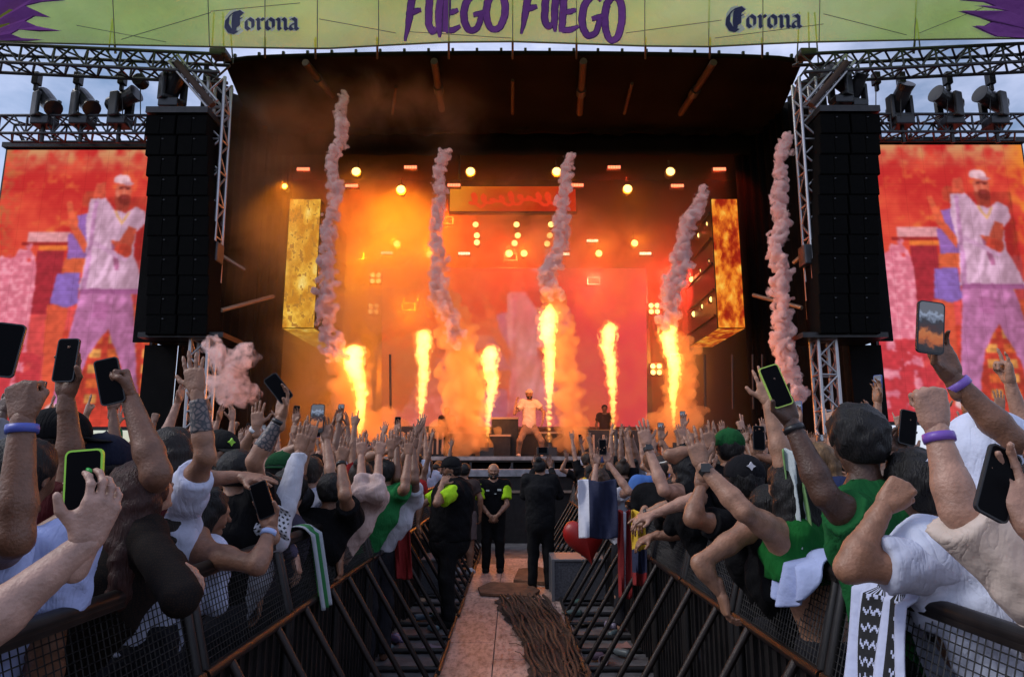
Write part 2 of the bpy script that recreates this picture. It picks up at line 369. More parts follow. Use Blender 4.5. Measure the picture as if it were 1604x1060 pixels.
def person(spec):
    """one figure; every point in world coordinates.  Keys: head, face(angle about z, 0 = towards +Y), lean, tilt, arms, skin, hair, top, legs"""
    g = spec.get
    H = V(spec['head']); a = g('face', 0.); fw = V((math.sin(a), math.cos(a), 0)); rt = V((fw.y, -fw.x, 0)); up = V((0, 0, 1))
    sc = g('size', 1.); q = g('q', .016); wd = g('width', 1.)
    ha = a+g('turn', 0.); hf = V((math.sin(ha), math.cos(ha), g('nod', -.05))).normalized()
    tilt = g('tilt', 0.); hu = (up+rt*tilt+fw*g('stoop', 0.)).normalized()
    lean = V(g('lean', (0, 0))).to_3d() if len(g('lean', (0, 0))) == 2 else V(g('lean'))
    hz = H.z
    neck = H-hu*.135*sc+fw*-.02
    chest = neck-(up*.16*sc)+lean*-.18-fw*.01
    sh_drop = .075*sc
    SL = neck-up*sh_drop-rt*.175*sc*wd-lean*.06; SR = neck-up*sh_drop+rt*.175*sc*wd-lean*.06
    pel_z = g('pelvis', max(.55, .545*(hz+.10)))
    pel = V((H.x-lean.x, H.y-lean.y, pel_z))
    foot_z = g('ground', 0.)
    base = V((pel.x, pel.y, foot_z))
    arms = dict(g('arms', {})); J = {}
    shrug = {}
    for s_, nm in ((-1, 'L'), (1, 'R')):
        A = arms.get(nm, {}); Sp = SL if s_ < 0 else SR
        W = A.get('wr'); 
        if 'sh' in A: Sp = V(A['sh'])
        if W is None:
            W = pel+rt*.24*s_*wd+up*-.02+fw*.06; E = pel+rt*.27*s_*wd+up*.24-fw*.02; W = V(W); A = {'pose': 'relax', 'n': -rt*s_, **A}
        else:
            W = V(W)
            if W.z > Sp.z+.1 and 'sh' not in A: Sp = Sp+up*.045*sc+rt*(-.02*s_)
            E = V(A['el']) if 'el' in A else ik(Sp, W, .30*sc, .265*sc, A.get('pole', rt*s_*.8+fw*.25-up*.5))
        if spec.get('dbg'):
            print('ARM', spec.get('dbg'), nm, 'upper %.2f fore %.2f head z %.2f' % ((E-Sp).length, (W-E).length, hz))
        J[nm] = (Sp, E, W, A)
    st = g('stance', .11); legs = g('legs')
    F = Field([min(p[i] for p in [H, pel, base]+[x for nm in J for x in J[nm][:3]])-.32 for i in range(3)],
              [max(p[i] for p in [H, pel]+[x for nm in J for x in J[nm][:3]])+.32 for i in range(3)], q)
    tw = V(fw); FL = g('fl', 1.45)
    F.cap(pel+up*.04, chest, .150*sc*wd, .165*sc*wd, .03, tw, 1.5)
    F.cap(chest, neck-up*.09*sc, .16*sc*wd, .10*sc*wd, .06, tw, 1.5)
    F.cap(J['L'][0], J['R'][0], .062*sc, None, .07)
    F.cap(neck-up*.07, neck+hu*.05, .066*sc, .054*sc, .04)
    if g('bust'):
        for s_ in (1, -1): F.cap(chest+fw*.09+rt*.075*s_, chest+fw*.10+rt*.075*s_, .066*sc, None, .04)
    for nm in 'LR':
        Sp, E, W, A = J[nm]; m = E.lerp(W, .28); b = g('beef', 1.)*.92
        F.cap(Sp, Sp.lerp(E, .5), .058*sc*b, .050*sc*b, .04); F.cap(Sp.lerp(E, .45), E, .050*sc*b, .040*sc*b, .03)
        F.cap(E, m, .041*sc*b, .044*sc*b, .025); F.cap(m, W, .044*sc*b, .0275*sc*min(b, 1.1), .02)
    LEG = []
    for s_ in (-1, 1):
        hip = pel+rt*.085*s_*sc
        if legs: kn, an = (V(p) for p in legs[0 if s_ < 0 else 1])
        else:
            an = V((base.x, base.y, foot_z+.08))+rt*st*s_; kn = hip.lerp(an, .5)+fw*.03
        LEG.append((hip, kn, an))
        F.cap(hip, kn, .088*sc, .058*sc, .04, ); F.cap(kn, kn.lerp(an, .35), .055*sc, .058*sc, .03); F.cap(kn.lerp(an, .35), an, .058*sc, .036*sc, .03)
        F.cap(an-up*.04, an-up*.045+fw*.13, .036, .03, .03)
    parts = [F.mesh(), head_part(H, hf, hu, g('hq', .0095), sc)]
    hh = g('fq', .0048)
    for s_, nm in ((-1, 'L'), (1, 'R')):
        Sp, E, W, A = J[nm]; d = A.get('d') or (W-E); n = A.get('n') or (fw if (W.z > E.z) else -rt*s_)
        if V(n).normalized().cross(nrm(d)).length < .15: n = rt*s_
        parts.append(hand_part(W, d, n, s_, A.get('pose', 'open'), hh, sc*A.get('hs', 1.)))
    v, f = join(parts)
    me = raw_mesh('person', v-np.array(base), f, True)
    root = link('person', me, SKIN, None, base, g('skin', (.35, .2, .14)))
    tag(root, g('label'), 'person', g('group'))
    def part(name, fld, m, color, parent=root, smooth=True):
        vv, ff = fld.mesh()
        if len(ff) == 0: return None
        return link(name, raw_mesh(name, vv-np.array(base), ff, smooth), m, parent, (0, 0, 0), color)
    # ---- clothes
    T = g('top', {'kind': 'tee', 'color': (.02, .02, .022)})
    sq = g('cq', q)
    if T.get('kind') != 'none':
        k = T['kind']; pts = [pel-up*.25, neck+up*.15]+[x for nm in J for x in J[nm][:3]]
        C = Field([min(p[i] for p in pts)-.3 for i in range(3)], [max(p[i] for p in pts)+.3 for i in range(3)], sq)
        hem = pel.z-.06 if k != 'crop' else chest.z-.10
        C.cap(pel-up*.12, pel+up*.1, .172*sc*wd, .165*sc*wd, .0, tw, FL)
        C.cap(pel+up*.06, chest, .165*sc*wd, .182*sc*wd, .05, tw, FL)
        C.cap(chest, neck-up*.10*sc, .178*sc*wd, .105*sc*wd, .06, tw, 1.4)
        if g('bust'):
            for s_ in (1, -1): C.cap(chest+fw*.09+rt*.075*s_, chest+fw*.105+rt*.075*s_, .072*sc, None, .05)
        if k in ('tank', 'crop'):
            for s_, nm in ((-1, 'L'), (1, 'R')):
                Sp = J[nm][0]; m = neck.lerp(Sp, .55)-up*.02
                C.cap(m-fw*.05, m-fw*.09-up*.22, .03, .05, .03); C.cap(m+fw*.05, m+fw*.09-up*.22, .03, .05, .03); C.cap(m-fw*.06, m+fw*.05, .075, None, .03)
        else:
            C.cap(J['L'][0], J['R'][0], .080*sc, None, .06)
            C.cap(neck-up*.075*sc, neck-up*.02, .085*sc, .075*sc, .03)
            for nm in 'LR':
                Sp, E, W, A = J[nm]; b = g('beef', 1.); dE = (E-Sp).normalized(); fr = T.get('sleeve', .6)
                loose = T.get('loose', 1.0)
                if k == 'long':
                    C.cap(Sp, E, .074*sc*b*loose, .058*sc*b*loose, .04); dW = (W-E).normalized(); qq = E.lerp(W, T.get('cuff', .93))
                    C.cap(E, W, .058*sc*b*loose, .040*sc*b*loose, .03, cut=[(qq, dW)])
                else:
                    qq = Sp.lerp(E, fr); C.cap(Sp-dE*.02, Sp.lerp(E, fr+.3), .078*sc*b*loose, .074*sc*b*loose, .045, cut=[(qq, dE)])
        C.rough(T.get('wrinkle', .006), 23., rng.random()*3); C.rough(T.get('wrinkle', .006)*.5, 55., rng.random()*3)
        C.cap(neck-up*.005+fw*.02, neck+up*.25, T.get('neck', .074)*sc, .09*sc, .01, op='s')
        if k in ('tank', 'crop'): C.cap(neck+fw*.02, neck-up*.06+fw*.10, .085, .07, .02, op='s')
        C.chop((pel.x, pel.y, hem), (0, 0, -1))
        sh = part('shirt', C, T.get('mat', CLOTH), T['color'])
        if T.get('collar'):
            m = MB(); c0 = neck-up*.012+fw*.012; m.tube([c0+(rt*math.cos(a_)*.080+fw*math.sin(a_)*.082+up*(-.02*math.sin(a_)))*sc for a_ in [i*math.pi/12 for i in range(25)]], .013, 6)
            co_ = m.build('collar', CLOTH, None, base, True, T['collar']); co_.parent = root; co_.location = (0, 0, 0)
        if T.get('sleeve_color'):
            for nm in 'LR':
                Sp, E, W, A = J[nm]; dE = (E-Sp).normalized(); qq = Sp.lerp(E, .74)
                C = Field([min(Sp[i], E[i])-.2 for i in range(3)], [max(Sp[i], E[i])+.2 for i in range(3)], .012)
                C.cap(Sp+dE*.01, Sp.lerp(E, .9), .086*sc, .082*sc, .0, cut=[(qq, dE), (Sp-dE*.045, -dE)]); C.rough(.005, 40., .3)
                part('sleeve', C, CLOTH, T['sleeve_color'])
    # ---- trousers
    B = g('bottom', {'color': (.02, .02, .025)})
    C = Field([min(base[i], pel[i])-.6 for i in range(3)], [max(pel[i], base[i])+.6 for i in range(3)], max(sq, .018))
    C.cap(pel+up*.05, pel-up*.06, .158*sc*wd, .165*sc*wd, .0, tw, FL-.05)
    for hip, kn, an in LEG:
        C.cap(hip, kn, .105*sc, .078*sc, .04)
        if not B.get('shorts'): C.cap(kn, an, .078*sc, .062*sc, .03); 
        else: C.cap(hip, kn, .11*sc, .10*sc, .03)
    C.rough(.007, 19., .3)
    if B.get('shorts'):
        zc = min(LEG[0][1].z, LEG[1][1].z)+.04; C.chop((0, 0, zc), (0, 0, -1))
    else: C.chop((0, 0, foot_z+.07), (0, 0, -1))
    C.chop((0, 0, pel.z+.06), (0, 0, 1))
    part('trousers' if not B.get('shorts') else 'shorts', C, CLOTH, B['color'])
    if g('shoes'):
        for hip, kn, an in LEG:
            C = Field(an-V((.3,)*3), an+V((.3,)*3), .012)
            C.cap(an-up*.035, an-up*.04+fw*.14, .050, .042, .03); C.cap(an-up*.03, an+up*.01, .052, .05, .03); C.chop((0, 0, an.z-.078), (0, 0, -1))
            part('shoe', C, CLOTH, g('shoes'))
    # ---- hair / caps
    rth = hf.cross(hu).normalized(); hup = rth.cross(hf).normalized()
    Aw = lambda f_, r_, u_: H+(hf*f_+rth*r_+hup*u_)*sc
    hc = g('hair'); hs = g('hairstyle', 'short')
    if hc is not None and hs != 'bald':
        C = Field(H-V((.28, .28, .62 if hs == 'long' else .26)), H+V((.28, .28, .27)), g('hairq', .012))
        C.cap(Aw(-.026, 0, .034), Aw(.004, 0, .042), .093*sc, .090*sc, .0)
        C.cap(Aw(-.045, 0, -.01), Aw(-.04, 0, .03), .076*sc, .08*sc, .02)
        if hs == 'curly':
            C.cap(Aw(-.02, 0, .06), Aw(.01, 0, .075), .10*sc, .095*sc, .03); C.rough(.007, 60., .2); C.rough(.003, 150., .7)
        if hs == 'long':
            for r_ in (-.05, 0, .05): C.cap(Aw(-.05, r_, 0), H+V((0, 0, -.32))*sc-fw*.10+rt*r_*1.5, .065*sc, .05*sc, .03)
            C.cap(Aw(-.02, .07, 0), Aw(-.03, .085, -.16), .04, .035, .03); C.cap(Aw(-.02, -.07, 0), Aw(-.03, -.085, -.16), .04, .035, .03)
            C.rough(.006, 60., .4)
        if hs == 'bun': C.cap(Aw(-.08, 0, .10), Aw(-.09, 0, .105), .045, None, .015); C.rough(.004, 90., .1)
        if hs == 'short': C.rough(.004, 95., .9)
        C.cap(Aw(.10, 0, -.02), Aw(.115, 0, .01), .062*sc, .058*sc, .01, op='s')        # the face stays free
        C.cap(Aw(.075, 0, -.10), Aw(.09, 0, -.02), .075*sc, .066*sc, .01, op='s')
        if hs != 'long': C.chop(Aw(-.06, 0, -.065), -hup+hf*.0)
        part('hair', C, HAIR, hc)
    if g('beard') is not None:
        C = Field(H-V((.2,)*3), H+V((.2,)*3), .009)
        C.cap(Aw(.050, .02, -.080), Aw(.050, -.02, -.080), .037*sc, None, 0); C.cap(Aw(.02, .062, -.05), Aw(.05, .03, -.09), .022, .025, .02); C.cap(Aw(.02, -.062, -.05), Aw(.05, -.03, -.09), .022, .025, .02)
        C.cap(Aw(.10, .02, -.036), Aw(.10, -.02, -.036), .010, None, .005); C.rough(.003, 120., .2)
        C.cap(Aw(.105, .012, -.053), Aw(.105, -.012, -.053), .010, None, .004, op='s')
        part('beard', C, HAIR, g('beard'))
    cp = g('cap')
    if cp:
        back = -1 if cp.get('back') else 1
        C = Field(H-V((.3,)*3), H+V((.3,)*3), .010)
        C.cap(Aw(-.024, 0, .050), Aw(.006, 0, .052), .100*sc, .097*sc, .0)
        C.chop(Aw(0, 0, .034-cp.get('deep', 0)), -hup+hf*.12*back)
        if cp.get('deep'): C.cap(Aw(-.02, 0, .05), Aw(-.02, 0, -.04), .103*sc, .098*sc, .02, cut=[(Aw(0, 0, .034-cp['deep']), -hup)])
        C.cap(Aw(-.01, 0, .150), Aw(-.01, 0, .153), .009, None, .004)
        co = part('cap', C, CLOTH, cp['color'])
        B_ = Field(H-V((.35,)*3), H+V((.35,)*3), .010)
        if cp.get('bucket'):
            B_.cap(Aw(-.01, .0, .045), Aw(-.01, 0, .020), .115*sc, .15*sc, 0.); B_.cap(Aw(-.01, 0, 0.), Aw(-.01, 0, .03), .125*sc, .11*sc, .01, op='s')
        else:
            for r_ in (-.03, 0, .03): B_.cap(Aw(.06*back, r_, .046), Aw(.155*back-abs(r_)*.3*back, r_*1.15, .036), .040*sc, .032*sc, .02, hup, 5.)
        part('brim', B_, CLOTH, cp.get('brim', cp['color']), co)
        if cp.get('logo'):
            m = MB(); c0 = Aw(-.024-.098, 0, .085) if (back < 0 or cp.get('logoback')) else Aw(.101, 0, .085); o = -hf if (back < 0 or cp.get('logoback')) else hf
            star = []
            for i in range(8):
                r_ = .022 if i % 2 == 0 else .012; star.append(c0+o*.004+(rth*math.cos(i*math.pi/4)+hup*math.sin(i*math.pi/4))*r_)
            back_ = [p-o*.012 for p in star]
            m.poly(star+back_, [tuple(range(8)), tuple(range(15, 7, -1))]+[(i, (i+1) % 8, 8+(i+1) % 8, 8+i) for i in range(8)])
            lo = m.build('logo', PAINT, None, base, color=cp['logo']); lo.parent = co; lo.location = (0, 0, 0)
    # ---- extras on wrists and forearms
    for s_, nm in ((-1, 'L'), (1, 'R')):
        Sp, E, W, A = J[nm]; d = (W-E).normalized()
        if A.get('band') is not None:
            m = MB(); c0 = W-d*.028; r0 = .0335*sc*min(g('beef', 1.), 1.1)
            m.tube2(c0-d*.011, c0+d*.011, [(0, r0*.8), (0, r0), (.5, r0*1.04), (1, r0), (1, r0*.8)], 18)
            wb = m.build('wristband', PAINT, None, base, True, A['band']); wb.parent = root; wb.location = (0, 0, 0)
        if A.get('watch'):
            m = MB(); c0 = W-d*.03; r0 = .0335*sc; m.tube2(c0-d*.012, c0+d*.012, [(0, r0*.8), (0, r0), (1, r0), (1, r0*.8)], 18)
            nn = V(A.get('n') or fw); nn = (nn-d*nn.dot(d)).normalized(); m.box(c0-nn*(r0+.003), (.036, .036, .012), (-nn).to_track_quat('Z', 'Y').to_matrix())
            wb = m.build('watch', PAINT, None, base, False, (.02, .02, .02)); wb.parent = root; wb.location = (0, 0, 0)
        if A.get('tattoo'):
            t0, t1 = A['tattoo']; F2 = Field([min(E[i], W[i])-.1 for i in range(3)], [max(E[i], W[i])+.1 for i in range(3)], .008)
            m_ = E.lerp(W, .28); b = g('beef', 1.)
            ct = [(E.lerp(W, t0), -d), (E.lerp(W, t1), d)]
            F2.cap(E, m_, .0425*sc*b, .0455*sc*b, 0., cut=ct); F2.cap(m_, W, .0455*sc*b, .0295*sc*b, .0, cut=ct)
            part('tattoo', F2, TATTOO, (.1, .1, .12))
    root['_j'] = 0; del root['_j']
    return root, J
def tattoo_material():
    m = mat('tattoo_ink', rough=.5, col=(.05, .05, .06)); t = m.node_tree; b = t.nodes['Principled BSDF']
    tc = t.nodes.new('ShaderNodeTexCoord'); n = t.nodes.new('ShaderNodeTexVoronoi'); n.inputs['Scale'].default_value = 45
    n.feature = 'DISTANCE_TO_EDGE'; t.links.new(tc.outputs['Object'], n.inputs['Vector'])
    r = t.nodes.new('ShaderNodeValToRGB'); r.color_ramp.elements[0].color = (.025, .028, .036, 1); r.color_ramp.elements[1].color = (.16, .12, .11, 1)
    r.color_ramp.elements[0].position = .06; r.color_ramp.elements[1].position = .2
    t.links.new(n.outputs['Distance'], r.inputs['Fac']); t.links.new(r.outputs[0], b.inputs['Base Color']); return m
TATTOO = tattoo_material()

PH_SIZE = (.074, .153, .009)
def phone_mesh_build():
    w_, h_, t_ = PH_SIZE
    def rr(w, h, r, n=4):
        pts = []
        for cx, cy, a0 in ((w/2-r, h/2-r, 0), (-w/2+r, h/2-r, 90), (-w/2+r, -h/2+r, 180), (w/2-r, -h/2+r, 270)):
            for i in range(n+1): a = R(a0+90*i/n); pts.append((cx+r*math.cos(a), cy+r*math.sin(a)))
        return pts
    out_ = rr(w_, h_, .012); n = len(out_)
    v = [(x, y, -t_/2) for x, y in out_]+[(x, y, t_/2) for x, y in out_]
    body = raw_mesh('case', v, [tuple(range(n-1, -1, -1)), tuple(range(n, 2*n))]+[(i, (i+1) % n, n+(i+1) % n, n+i) for i in range(n)])
    sc_ = rr(w_-.008, h_-.008, .009); scr = raw_mesh('screen', [(x, y, t_/2+.0006) for x, y in sc_], [tuple(range(n))])
    m = MB(); m.box((.017, .052, -t_/2-.002), (.032, .034, .004)); lens = raw_mesh('camera_bump', m.v, m.f)
    return body, scr, lens
_ph = phone_mesh_build(); _ph[0].materials.append(PAINT); _ph[2].materials.append(PLASTIC); _ph[1].materials.append(GLASS)
_ph_lit = {}
def phone(center, updir, facing, label, case=(.015, .015, .017), screen=None, group=None, scale=1.):
    """facing: the way the screen looks"""
    z = nrm(facing); y = V(updir); y = (y-z*y.dot(z)).normalized(); x = y.cross(z)
    o = empty('mobile_phone', center, label, 'phone', group); o.rotation_euler = Matrix((x, y, z)).transposed().to_euler(); o.scale = (scale,)*3
    link('case', _ph[0], None, o, color=case)
    me = _ph[1]
    if screen is not None:
        if screen not in _ph_lit:
            m2 = _ph[1].copy(); m2.materials.clear(); m2.materials.append(MATS[screen]); _ph_lit[screen] = m2
        me = _ph_lit[screen]
    link('screen', me, None, o); link('camera_bump', _ph[2], None, o)
    return o
def phone_screen_mat(name, k):
    m = bpy.data.materials.new(name); m.use_nodes = True; t = m.node_tree; b = t.nodes['Principled BSDF']; b.inputs['Roughness'].default_value = .1
    b.inputs['Base Color'].default_value = (.005, .005, .005, 1)
    tc = t.nodes.new('ShaderNodeTexCoord'); se = t.nodes.new('ShaderNodeSeparateXYZ'); t.links.new(tc.outputs['Object'], se.inputs[0])
    n = t.nodes.new('ShaderNodeTexNoise'); n.inputs['Scale'].default_value = 60+k*10; t.links.new(tc.outputs['Object'], n.inputs['Vector'])
    mr = t.nodes.new('ShaderNodeMapRange'); mr.inputs['From Min'].default_value = -.075; mr.inputs['From Max'].default_value = .075; t.links.new(se.outputs['Y'], mr.inputs['Value'])
    ad = t.nodes.new('ShaderNodeMath'); ad.operation = 'MULTIPLY_ADD'; t.links.new(n.outputs['Fac'], ad.inputs[0]); ad.inputs[1].default_value = .35; t.links.new(mr.outputs[0], ad.inputs[2])
    r = t.nodes.new('ShaderNodeValToRGB'); e = r.color_ramp.elements; e[0].position = .18; e[0].color = (.004, .004, .004, 1); e[1].position = .3; e[1].color = (.02, .012, .008, 1)
    for p_, c_ in ((.42, (.5, .11, .01)), (.55, (.55, .16, .03)), (.64, (.05, .015, .008)), (.80, (.02, .02, .025)), (.92, (.30, .36, .5)), (1.0, (.12, .13, .16))):
        x = e.new(p_); x.color = (*c_, 1)
    t.links.new(ad.outputs[0], r.inputs['Fac']); t.links.new(r.outputs[0], b.inputs['Emission Color']); b.inputs['Emission Strength'].default_value = .8
    MATS[name] = m
phone_screen_mat('phone_picture', 0)

def fishnet_material():
    m = mat('fishnet', rough=.8, spec=.1, col=(.05, .03, .025)); t = m.node_tree; b = t.nodes['Principled BSDF']; tc = t.nodes.new('ShaderNodeTexCoord'); mm = t.nodes.new('ShaderNodeTexVoronoi'); mm.feature = 'DISTANCE_TO_EDGE'; mm.inputs['Scale'].default_value = 130; mm.inputs['Randomness'].default_value = .55; t.links.new(tc.outputs['Object'], mm.inputs['Vector'])
    r = t.nodes.new('ShaderNodeValToRGB'); r.color_ramp.elements[0].position = .10; r.color_ramp.elements[0].color = (.008, .007, .007, 1); r.color_ramp.elements[1].position = .22; r.color_ramp.elements[1].color = (.020, .012, .009, 1)
    t.links.new(mm.outputs[0], r.inputs[0]); t.links.new(r.outputs[0], b.inputs['Base Color']); return m
FISHNET = fishnet_material()
# ------------------------------------------------------------------ ground and aisle
m = MB(); m.poly([(-400, -200, 0), (400, -200, 0), (400, 900, 0), (-400, 900, 0)], [(0, 1, 2, 3)])
tag(m.build('ground', mat('asphalt', (.035, .033, .033), .85, var=.5, vscale=2.2, bump=.5, bscale=25)), kind='structure')
walk = empty('walkway', (-.2, 6, 0), kind='structure')
WOOD = mat('plywood', (.52, .36, .30), .42, var=.34, vscale=2.3, bump=.25, bscale=30)
def wood_nodes():
    t = WOOD.node_tree; b = t.nodes['Principled BSDF']; src = b.inputs['Base Color'].links[0].from_socket
    tc = t.nodes.new('ShaderNodeTexCoord'); n = t.nodes.new('ShaderNodeTexNoise'); n.inputs['Scale'].default_value = 26; n.inputs['Detail'].default_value = 8; n.inputs['Roughness'].default_value = .7
    mp = t.nodes.new('ShaderNodeMapping'); mp.inputs['Scale'].default_value = (1, .35, 1); t.links.new(tc.outputs['Object'], mp.inputs[0]); t.links.new(mp.outputs[0], n.inputs['Vector'])
    r = t.nodes.new('ShaderNodeValToRGB'); r.color_ramp.elements[0].position = .36; r.color_ramp.elements[0].color = (.35, .30, .30, 1); r.color_ramp.elements[1].position = .56; r.color_ramp.elements[1].color = (1, 1, 1, 1)
    t.links.new(n.outputs['Fac'], r.inputs[0]); mm = t.nodes.new('ShaderNodeMix'); mm.data_type = 'RGBA'; mm.blend_type = 'MULTIPLY'; mm.inputs['Factor'].default_value = .95
    t.links.new(src, mm.inputs['A']); t.links.new(r.outputs[0], mm.inputs['B']); t.links.new(mm.outputs['Result'], b.inputs['Base Color'])
wood_nodes()
for x0, x1, off in ((-.62, -.165, .0), (-.157, .62, .55)):
    y = .6-off
    while y < 11.5:
        m = MB(); m.box(((x0+x1)/2, y+.61, .017+rng.uniform(-.003, .003)), (x1-x0, 1.212, .022)); m.build('board', WOOD, walk, bevel=.003); y += 1.22
m = MB(); m.box((0, 8.0, .003), (2.5, 18, .006)); tag(m.build('pit_floor', mat('dirty_sheet', (.09, .085, .09), .6, var=.5, vscale=6, bump=.3)), kind='structure')
# coir matting over the cables, lying on the boards
def mat_strip():
    vs, fs = [], []; ny, nx = 90, 26
    for j in range(ny):
        y = 2.0+6.6*j/(ny-1); t = j/(ny-1)
        xl = .17+.05*math.sin(y*2.1)+.02*math.sin(y*13)+.012*math.sin(y*31)-(max(0, (y-5.6))*.11); xr = .60+.03*math.sin(y*3)+.0*y-(max(0, y-6.8)*.10)
        for i in range(nx):
            s_ = i/(nx-1); vs.append((xl+(xr-xl)*s_+.012*math.sin(y*19+i), y, .031+(.028+.016*abs(math.sin(s_*math.pi*4)))*math.sin(s_*math.pi)**.6+rng.uniform(0, .008)))
    for j in range(ny-1):
        for i in range(nx-1): fs.append((j*nx+i, j*nx+i+1, (j+1)*nx+i+1, (j+1)*nx+i))
    return vs, fs
vs, fs = mat_strip()
COIR = mat('coir', (.060, .032, .022), .8, var=.6, vscale=20, bump=.6, bscale=60)
cm = empty('cable_mat', (.4, 2, .03), 'long strip of dark brown cables on matting curving along the aisle', 'mat')
link('matting', raw_mesh('matting', [V(v)-V((.4, 2, .03)) for v in vs], fs, True), COIR, cm)
CABLE = mat('dusty_cable', (.050, .028, .020), .6, var=.6, vscale=14, bump=.3, bscale=50)
for k in range(11):
    pts = []; ph = rng.uniform(0, 6)
    for q in range(46):
        y = 2.0+6.7*q/45; xl = .17-(max(0, y-5.6)*.11); xr = .60-(max(0, y-6.8)*.10); f_ = (k+.5)/11
        pts.append((xl+(xr-xl)*f_+.020*math.sin(y*2.6+ph)+.012*math.sin(y*7+ph*2), y, .068+.022*math.sin(f_*math.pi)+.010*math.sin(y*3+ph)))
    m = MB(); m.tube(pts, rng.choice((.014, .018, .022)), 6); m.build('cable', CABLE, cm, smooth=True)
m = MB()
for i in range(260):
    y = rng.uniform(2.1, 8.3); xl = .17-(max(0, (y-5.6))*.11); xr = .6-(max(0, y-6.8)*.10); x = rng.uniform(xl-.02, xr+.02); l = rng.uniform(.08, .3); a = rng.gauss(-.1, .3)
    z = .085+.03*rng.random(); p0 = V((x, y, z)); p1 = p0+V((math.sin(a)*l*.5, math.cos(a)*l*.5, .012)); p2 = p0+V((math.sin(a)*l, math.cos(a)*l, -.006)); m.tube([p0, p1, p2], .003, 4)
o = m.build('fibres', mat('coir_fibre', (.11, .055, .032), .6, var=.5, vscale=30), cm); o['kind'] = 'stuff'
def slab(name, pts, z, th, mt, label, cat):
    m = MB(); n = len(pts); m.poly([(x, y, z+rng.uniform(0, .01)) for x, y in pts]+[(x, y, z+th+rng.uniform(0, .012)) for x, y in pts], [tuple(range(n-1, -1, -1)), tuple(range(n, 2*n))]+[(i, (i+1) % n, n+(i+1) % n, n+i) for i in range(n)])
    return tag(m.build(name, mt, None, (pts[0][0], pts[0][1], z), bevel=.004), label, cat)
RUST = mat('rust_board', (.14, .065, .035), .8, var=.5, vscale=7, bump=.5, bscale=30)
slab('floor_mat', [(-.40, 8.9), (.25, 8.7), (.36, 9.1), (.20, 9.6), (-.30, 9.7), (-.45, 9.3)], .032, .03, RUST, 'rust brown scrap of matting in front of the bald guard\'s feet', 'mat')
slab('floor_mat', [(.02, 9.75), (.62, 9.5), (.72, 10.2), (.42, 10.9), (.10, 10.7)], .032, .05, RUST, 'thicker rust brown board beside the photographer\'s boots', 'mat')

# ------------------------------------------------------------------ stage
YF, YB = 16.5, 27.0
st = empty('concert_stage', (0, YF, 0), 'big open air concert stage with black roof canopy and deck', 'stage')
DECK = 1.80
m = MB(); m.box((0, (YF+YB)/2, DECK-.06), (20, YB-YF, .12)); m.build('deck', mat('stage_floor', (.03, .026, .025), .45, var=.3, vscale=3), st)
m = MB(); m.box((0, YF+.35, DECK/2-.1), (20, .05, DECK-.14)); m.build('skirt', BLACK, st)
m = MB(); m.box((0, YF-.05, DECK-.03), (17, .08, .09)); m.build('deck_edge', mat('worn_alu_edge', (.35, .30, .28), .5, .4, var=.4, vscale=6), st)
for i in range(13):
    x = -6+i; bar_obj('deck_leg', (x, YF, .02), (x, YF, DECK-.13), .03, DALU, st)
for i in range(6): bar_obj('deck_brace', (-5+2*i, YF, .15), (-4+2*i, YF, DECK-.2), .02, DALU, st)
# roof: front edge, sloping ceiling, side walls, back wall
fl, fr = P(352, 100, YF), P(1256, 98, YF); fm = P(802, 86, YF)
zr = fl.z
nseg = 24; front = []
for i in range(nseg+1):
    t = i/nseg; px = 352+t*(1256-352); py = 99-11*math.sin(math.pi*min(1, t*1.0)) if True else 0
    front.append(P(px, 100-13*math.sin(math.pi*t)**.45, YF))
back = [V((p.x*1.12, YF+4.6, 12.55)) for p in front]
def strip(A, B, name, mt, par, th=.06, up=V((0, 0, 1))):
    n = len(A); v = list(A)+list(B)+[p+up*th for p in A]+[p+up*th for p in B]; f = []
    for i in range(n-1):
        f += [(i, i+1, n+i+1, n+i), (2*n+i, 3*n+i, 3*n+i+1, 2*n+i+1), (i, 2*n+i, 2*n+i+1, i+1), (n+i, n+i+1, 3*n+i+1, 3*n+i)]
    f += [(0, n, 3*n, 2*n), (n-1, 3*n-1, 4*n-1, 2*n-1)]
    m = MB(); m.poly(v, f); return m.build(name, mt, par)
CANOPY = mat('canopy_skin', (.009, .008, .008), .8, var=.35, vscale=.8, bump=.4, bscale=1.6, spec=.04)
strip(front, back, 'roof_canopy', CANOPY, st)
back2 = [V((p.x*1.5, YB+.5, 13.6)) for p in back]
strip(back, back2, 'roof_canopy', CANOPY, st)
fr2 = [p+V((0, -.03, 0)) for p in front]
m = MB(); m.tube([p+V((0, -.05, .02)) for p in front], .075, 8); m.build('roof_edge', CANOPY, st, smooth=True)
for i in range(1, nseg*2, 2):
    t = i/(nseg*2); p = P(352+t*904, 100-13*math.sin(math.pi*t)**.45, YF)
    m = MB(); m.box(p+V((0, -.12, .08)), (.07, .07, .09)); m.build('clip', BMETAL, st)
